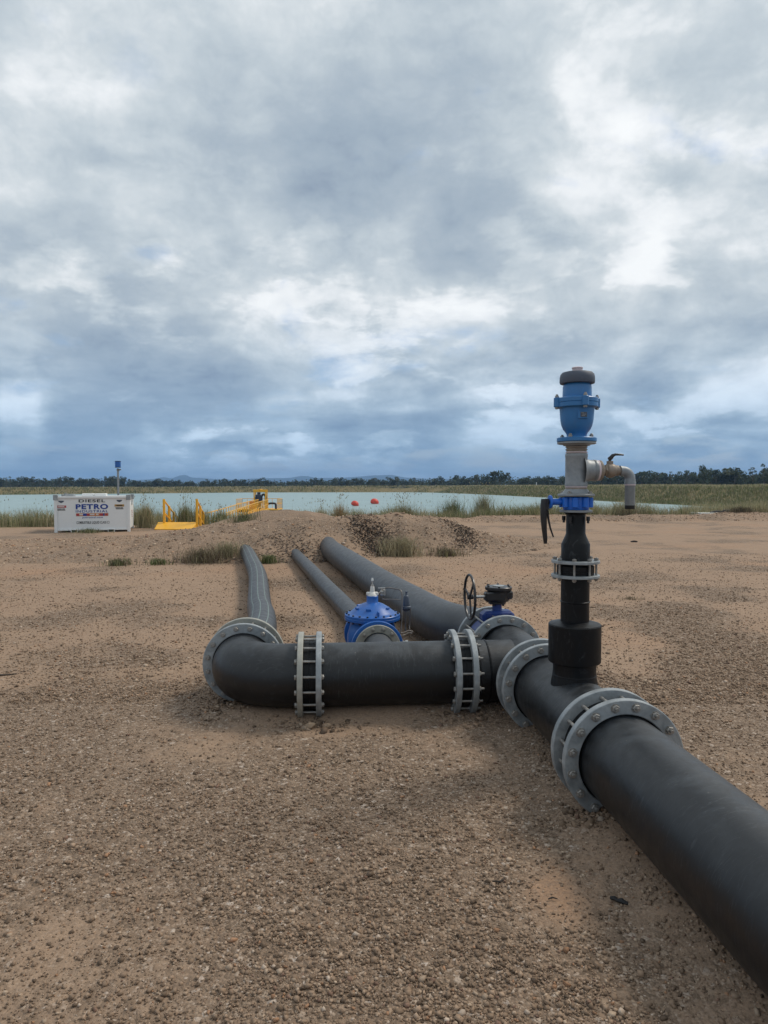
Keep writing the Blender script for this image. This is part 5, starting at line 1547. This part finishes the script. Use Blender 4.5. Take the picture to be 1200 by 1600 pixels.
tuft('dry_bush', 'grey dry bush on the bank below the drain pipe', 'bush', 12.8, 36.9, 700, 0.75, 0.6, [0.45, 0.05, 0.2, 0.3, 0], 0.8, 0.8, seeds=40)
tuft('weed_bush', 'green grass growing along the front of the white tank', 'grass tuft', -10.9, 25.85, 350, 0.20, 0.7, [0.2, 0.4, 0.35, 0.05, 0], 0.8, 0.9)
tuft('reed_tuft', 'green grass clump hiding the foot of the yellow ramp on its right side', 'grass tuft', -8.35, 31.6, 700, 0.75, 0.7, [0.2, 0.45, 0.32, 0.03, 0], 0.9, 0.5, seeds=40)
tuft('reed_tuft', 'green grass clump in front of the near end of the floating walkway', 'grass tuft', -7.55, 32.6, 700, 0.65, 0.8, [0.2, 0.45, 0.32, 0.03, 0], 0.9, 0.5, seeds=40)
tuft('reed_tuft', 'grey green grass clump between the two posts of the yellow ramp', 'grass tuft', -8.75, 31.0, 600, 0.95, 0.55, [0.3, 0.32, 0.35, 0.03, 0], 0.9, 0.5, seeds=40)
tuft('reed_tuft', 'straw coloured grass clump against the right end of the white tank', 'grass tuft', -9.75, 28.8, 700, 1.0, 0.45, [0.6, 0.10, 0.27, 0.03, 0], 0.95, 0.45, seeds=40)
tuft('weed_bush', 'green grass clump on the second mound below the walkway', 'grass tuft', -5.3, 26.4, 420, 0.32, 0.8, [0.25, 0.35, 0.35, 0.05, 0], 0.8, 0.9)

# dark leaf litter on the mound
def litter(cx, cy, sx, sy, n):
    X = cx + rng.normal(0, sx, n); Y = cy + rng.normal(0, sy, n)
    return np.stack([X, Y, mz(X, Y) + 0.01], 1)
def litter_obj(name, P, size, tint):
    n = len(P)
    a = rng.uniform(0, 2 * PI, n); e = rng.uniform(-0.6, 0.6, n)
    d1 = np.stack([np.cos(a) * np.cos(e), np.sin(a) * np.cos(e), np.sin(e)], 1) * size[:, None]
    d2 = np.stack([-np.sin(a), np.cos(a), rng.uniform(-0.5, 0.5, n)], 1) * size[:, None] * 0.4
    V = np.stack([P - d1, P + d2, P + d1, P - d2], 1).reshape(-1, 3)
    F = np.arange(n * 4).reshape(-1, 4)
    pal = np.array([(0.030, 0.026, 0.026), (0.060, 0.045, 0.038), (0.12, 0.085, 0.065), (0.22, 0.115, 0.06), (0.16, 0.14, 0.115)])
    C = pal[rng.choice(5, n, p=[0.40, 0.27, 0.18, 0.06, 0.09])] * rng.uniform(0.8, 1.2, (n, 1)) * tint
    setp(link(name, fast_mesh(name, V, F, M_STONE, np.repeat(C, 4, 0))), kind='stuff')
P = np.concatenate([litter(-0.30, 17.75, 0.30, 0.42, 3200), litter(-0.05, 17.3, 0.2, 0.22, 600), litter(2.15, 18.6, 0.24, 0.40, 1000), litter(1.75, 19.3, 0.16, 0.3, 200),
                    litter(-2.0, 16.0, 0.5, 0.35, 700), litter(-3.9, 15.6, 0.7, 0.22, 900), litter(-2.5, 16.8, 0.35, 0.25, 240)])
litter_obj('leaf_litter', P, rng.uniform(0.014, 0.046, len(P)), 1.0)

# ================================================================== trees
def tree_proto(seed, h, wd, open_=0.5, slim=False):
    r = np.random.default_rng(seed)
    tb = MB()
    lean = r.uniform(-0.06, 0.06)
    tb.tube([(0, 0, -0.3), (lean * h * 0.3, 0, h * 0.25), (lean * h * 0.7, 0.05 * h * r.uniform(-1, 1) * 0.5, h * 0.55), (lean * h, 0, h * 0.82)], [0.022 * h, 0.018 * h, 0.012 * h, 0.004 * h], 7)
    clumps = []
    nl = 9 if not slim else 7
    for k in range(nl):
        z0 = h * r.uniform(0.25, 0.70); a = r.uniform(0, 2 * PI); l = wd * r.uniform(0.35, 1.0) * (0.5 if slim else 1)
        e = np.array([l * math.cos(a), l * math.sin(a), min(h * 0.96, z0 + l * r.uniform(0.3, 1.0))])
        tb.tube([(lean * z0, 0, z0), (e[0] * 0.5, e[1] * 0.5, z0 + (e[2] - z0) * 0.6), tuple(e)], [0.009 * h, 0.006 * h, 0.002 * h], 5)
        clumps.append((e, wd * r.uniform(0.28, 0.46)))
    clumps.append((np.array([lean * h, 0, h * 0.88]), wd * 0.38))
    clumps.append((np.array([lean * h, 0, h * 0.62]), wd * 0.5))
    if not slim:
        for k in range(4):
            a = r.uniform(0, 2 * PI)
            clumps.append((np.array([wd * 0.6 * math.cos(a), wd * 0.6 * math.sin(a), h * r.uniform(0.18, 0.4)]), wd * r.uniform(0.3, 0.45)))
    Vs, Cs = [], []
    for (c, rad) in clumps:
        n = int(70 * (1.2 - open_ * 0.5))
        d = r.normal(0, 1, (n, 3)); d /= np.linalg.norm(d, axis=1)[:, None]
        p = c + d * (rad * r.uniform(0.3, 1.05, n) ** 0.6)[:, None] * np.array([1, 1, 0.75])
        s = r.uniform(0.10, 0.24, n)[:, None] * wd * 0.62
        u = r.normal(0, 1, (n, 3)); u /= np.linalg.norm(u, axis=1)[:, None]
        v = np.cross(u, r.normal(0, 1, (n, 3))); v /= np.linalg.norm(v, axis=1)[:, None]
        Vs.append(np.stack([p - u * s, p + v * s * 0.55, p + u * s, p - v * s * 0.55], 1).reshape(-1, 3))
        tone = r.uniform(0.65, 1.35) * r.uniform(0.75, 1.25, (n, 1))
        c0 = np.array((0.064, 0.084, 0.056)) if r.random() < 0.7 else np.array((0.090, 0.100, 0.064))
        Cs.append(np.repeat(c0 * tone, 4, 0))
    V = np.concatenate(Vs)
    return tb.data('trunk'), fast_mesh('crown', V, np.arange(len(V)).reshape(-1, 4), M_LEAF, np.concatenate(Cs))
PROTOS = []
for k in range(8):
    tr, cr = tree_proto(100 + k, 7.0, [3.0, 3.4, 2.6, 3.2, 2.2, 2.8, 1.5, 1.3][k], 0.4 + 0.1 * (k % 3), k >= 6)
    tr.materials.append(M_BARK)
    PROTOS.append((tr, cr))
def add_tree(x, y, h, k, label, group):
    t = thing('gum_tree', label, 'tree', (x, y, gz(x, y) - 0.1), random.uniform(0, 6.28), group)
    s = h / 7.0
    t.scale = (s * random.uniform(0.9, 1.25), s * random.uniform(0.9, 1.25), s)
    link('trunk', PROTOS[k][0], t)
    link('crown', PROTOS[k][1], t)
TOPX = [-120, 0, 100, 190, 215, 300, 400, 500, 640, 760, 860, 980, 1060, 1130, 1200, 1330]
TOPY = [743, 744.5, 746, 744.5, 749, 749.5, 748, 747.5, 745.5, 742, 742, 738.5, 735, 732, 730, 728]
def tree_dist(px): return np.interp(px, [0, 250, 640, 900, 1200], [420, 450, 430, 330, 250])
MARKS = [(0, 'left edge of the photo'), (84, 'left corner of the white tank'), (185, 'blue canister pole'), (253, 'left post of the yellow ramp'), (305, 'right post of the yellow ramp'),
         (408, 'yellow lifting frame'), (585, 'larger red buoy'), (690, 'dark green reed clump'), (858, 'black lever of the blue valve'), (920, 'galvanised tee'), (985, 'drain elbow'), (1110, 'pale slab')]
ORD = ['first', 'second', 'third', 'fourth', 'fifth', 'sixth', 'seventh', 'eighth', 'ninth', 'tenth', 'eleventh', 'twelfth', 'thirteenth', 'fourteenth', 'fifteenth', 'sixteenth', 'seventeenth', 'eighteenth', 'nineteenth', 'twentieth']
bx = -12
rank = {}
while bx < 1215:
    step = 10.5 if bx < 880 else 12
    px = bx + random.uniform(-2.5, 2.5)
    D = tree_dist(px) * random.uniform(0.97, 1.06)
    top = np.interp(px, TOPX, TOPY) + random.uniform(-2.0, 3.0)
    h = (759 - top) * D / 1100 + CAM_H
    slim = random.random() < (0.12 if px < 640 else 0.3)
    m = [n for x, n in MARKS if x <= px]
    m = m[-1] if m else 'left edge of the photo'
    rank[m] = rank.get(m, 0) + 1
    lab = '%s gum tree, %s to the right of the %s' % ('slim' if slim else 'bushy', ORD[rank[m] - 1], m) if bx > -5 else 'bushy gum tree cut by the left edge of the photo'
    add_tree((px - 600) / 1100 * D, D, h, random.randrange(6, 8) if slim and px > 2 else random.randrange(0, 6), lab, 'treeline beyond the reservoir')
    bx += step
for (px, top, D, k, lab) in ((780, 735.5, 330, 1, 'tallest bushy tree of the middle treeline, left of the riser'), (1194, 721.5, 225, 6, 'tall thin gum tree at the right edge of the photo'),
                          (1176, 727, 225, 7, 'thin leaning gum tree just left of the tallest one at the right edge'), (1098, 728.5, 240, 2, 'round gum tree standing above its neighbours at right'),
                          (178, 743.5, 400, 0, 'rounded tree above the treeline just left of the blue canister pole')):
    add_tree((px - 600) / 1100 * D, D, (759 - top) * D / 1100 + CAM_H, k, lab, None)
def forest():
    n = 1500
    px = rng.uniform(-200, 1400, n)
    D = np.interp(px, [0, 250, 640, 900, 1200], [420, 450, 430, 330, 250]) * rng.uniform(1.02, 1.5, n)
    top = np.interp(px, TOPX, TOPY)
    H = ((759 - top) * tree_dist(px) / 1100 + CAM_H) * rng.uniform(0.5, 0.98, n)
    X = (px - 600) / 1100 * D
    m = 64
    cx, cy, H2 = np.repeat(X, m), np.repeat(D, m), np.repeat(H, m)
    d = rng.normal(0, 1, (n * m, 3)); d /= np.linalg.norm(d, axis=1)[:, None]
    p = np.stack([cx, cy, H2 * 0.5], 1) + d * np.stack([H2 * 0.5, H2 * 0.5, H2 * 0.52], 1) * (rng.uniform(0.2, 1.0, (n * m, 1)) ** 0.5)
    p[:, 2] = np.maximum(p[:, 2], 0.1)
    s = rng.uniform(0.35, 0.75, (n * m, 1))
    u = rng.normal(0, 1, (n * m, 3)); u /= np.linalg.norm(u, axis=1)[:, None]
    v = np.cross(u, rng.normal(0, 1, (n * m, 3))); v /= np.linalg.norm(v, axis=1)[:, None]
    V = np.stack([p - u * s, p + v * s * 0.6, p + u * s, p - v * s * 0.6], 1).reshape(-1, 3)
    c = np.repeat(np.array((0.062, 0.080, 0.054)) * np.repeat(rng.uniform(0.6, 1.4, (n, 1)), m, 0) * rng.uniform(0.7, 1.3, (n * m, 1)), 4, 0)
    setp(link('distant_forest', fast_mesh('distant_forest', V, np.arange(len(V)).reshape(-1, 4), M_LEAF, c)), kind='stuff')
forest()

# ================================================================== haze
b = MB()
hm = bpy.data.materials.new('haze'); hm.use_nodes = True
hm.node_tree.nodes.clear()
Hn = NT(hm.node_tree)
vol = Hn.n('ShaderNodeVolumePrincipled', {'Color': (0.34, 0.60, 1.0, 1), 'Density': 0.00019, 'Anisotropy': 0.0})
ho = Hn.n('ShaderNodeOutputMaterial')
hm.node_tree.links.new(vol.outputs[0], ho.inputs['Volume'])
V = [(x, y, z) for x in (-7300, 7300) for y in (-7300, 7900) for z in (-5.5, 135)]
me = fast_mesh('haze', V, [(0, 1, 3, 2), (4, 6, 7, 5), (0, 4, 5, 1), (2, 3, 7, 6), (0, 2, 6, 4), (1, 5, 7, 3)], hm)
setp(link('haze', me), kind='stuff')
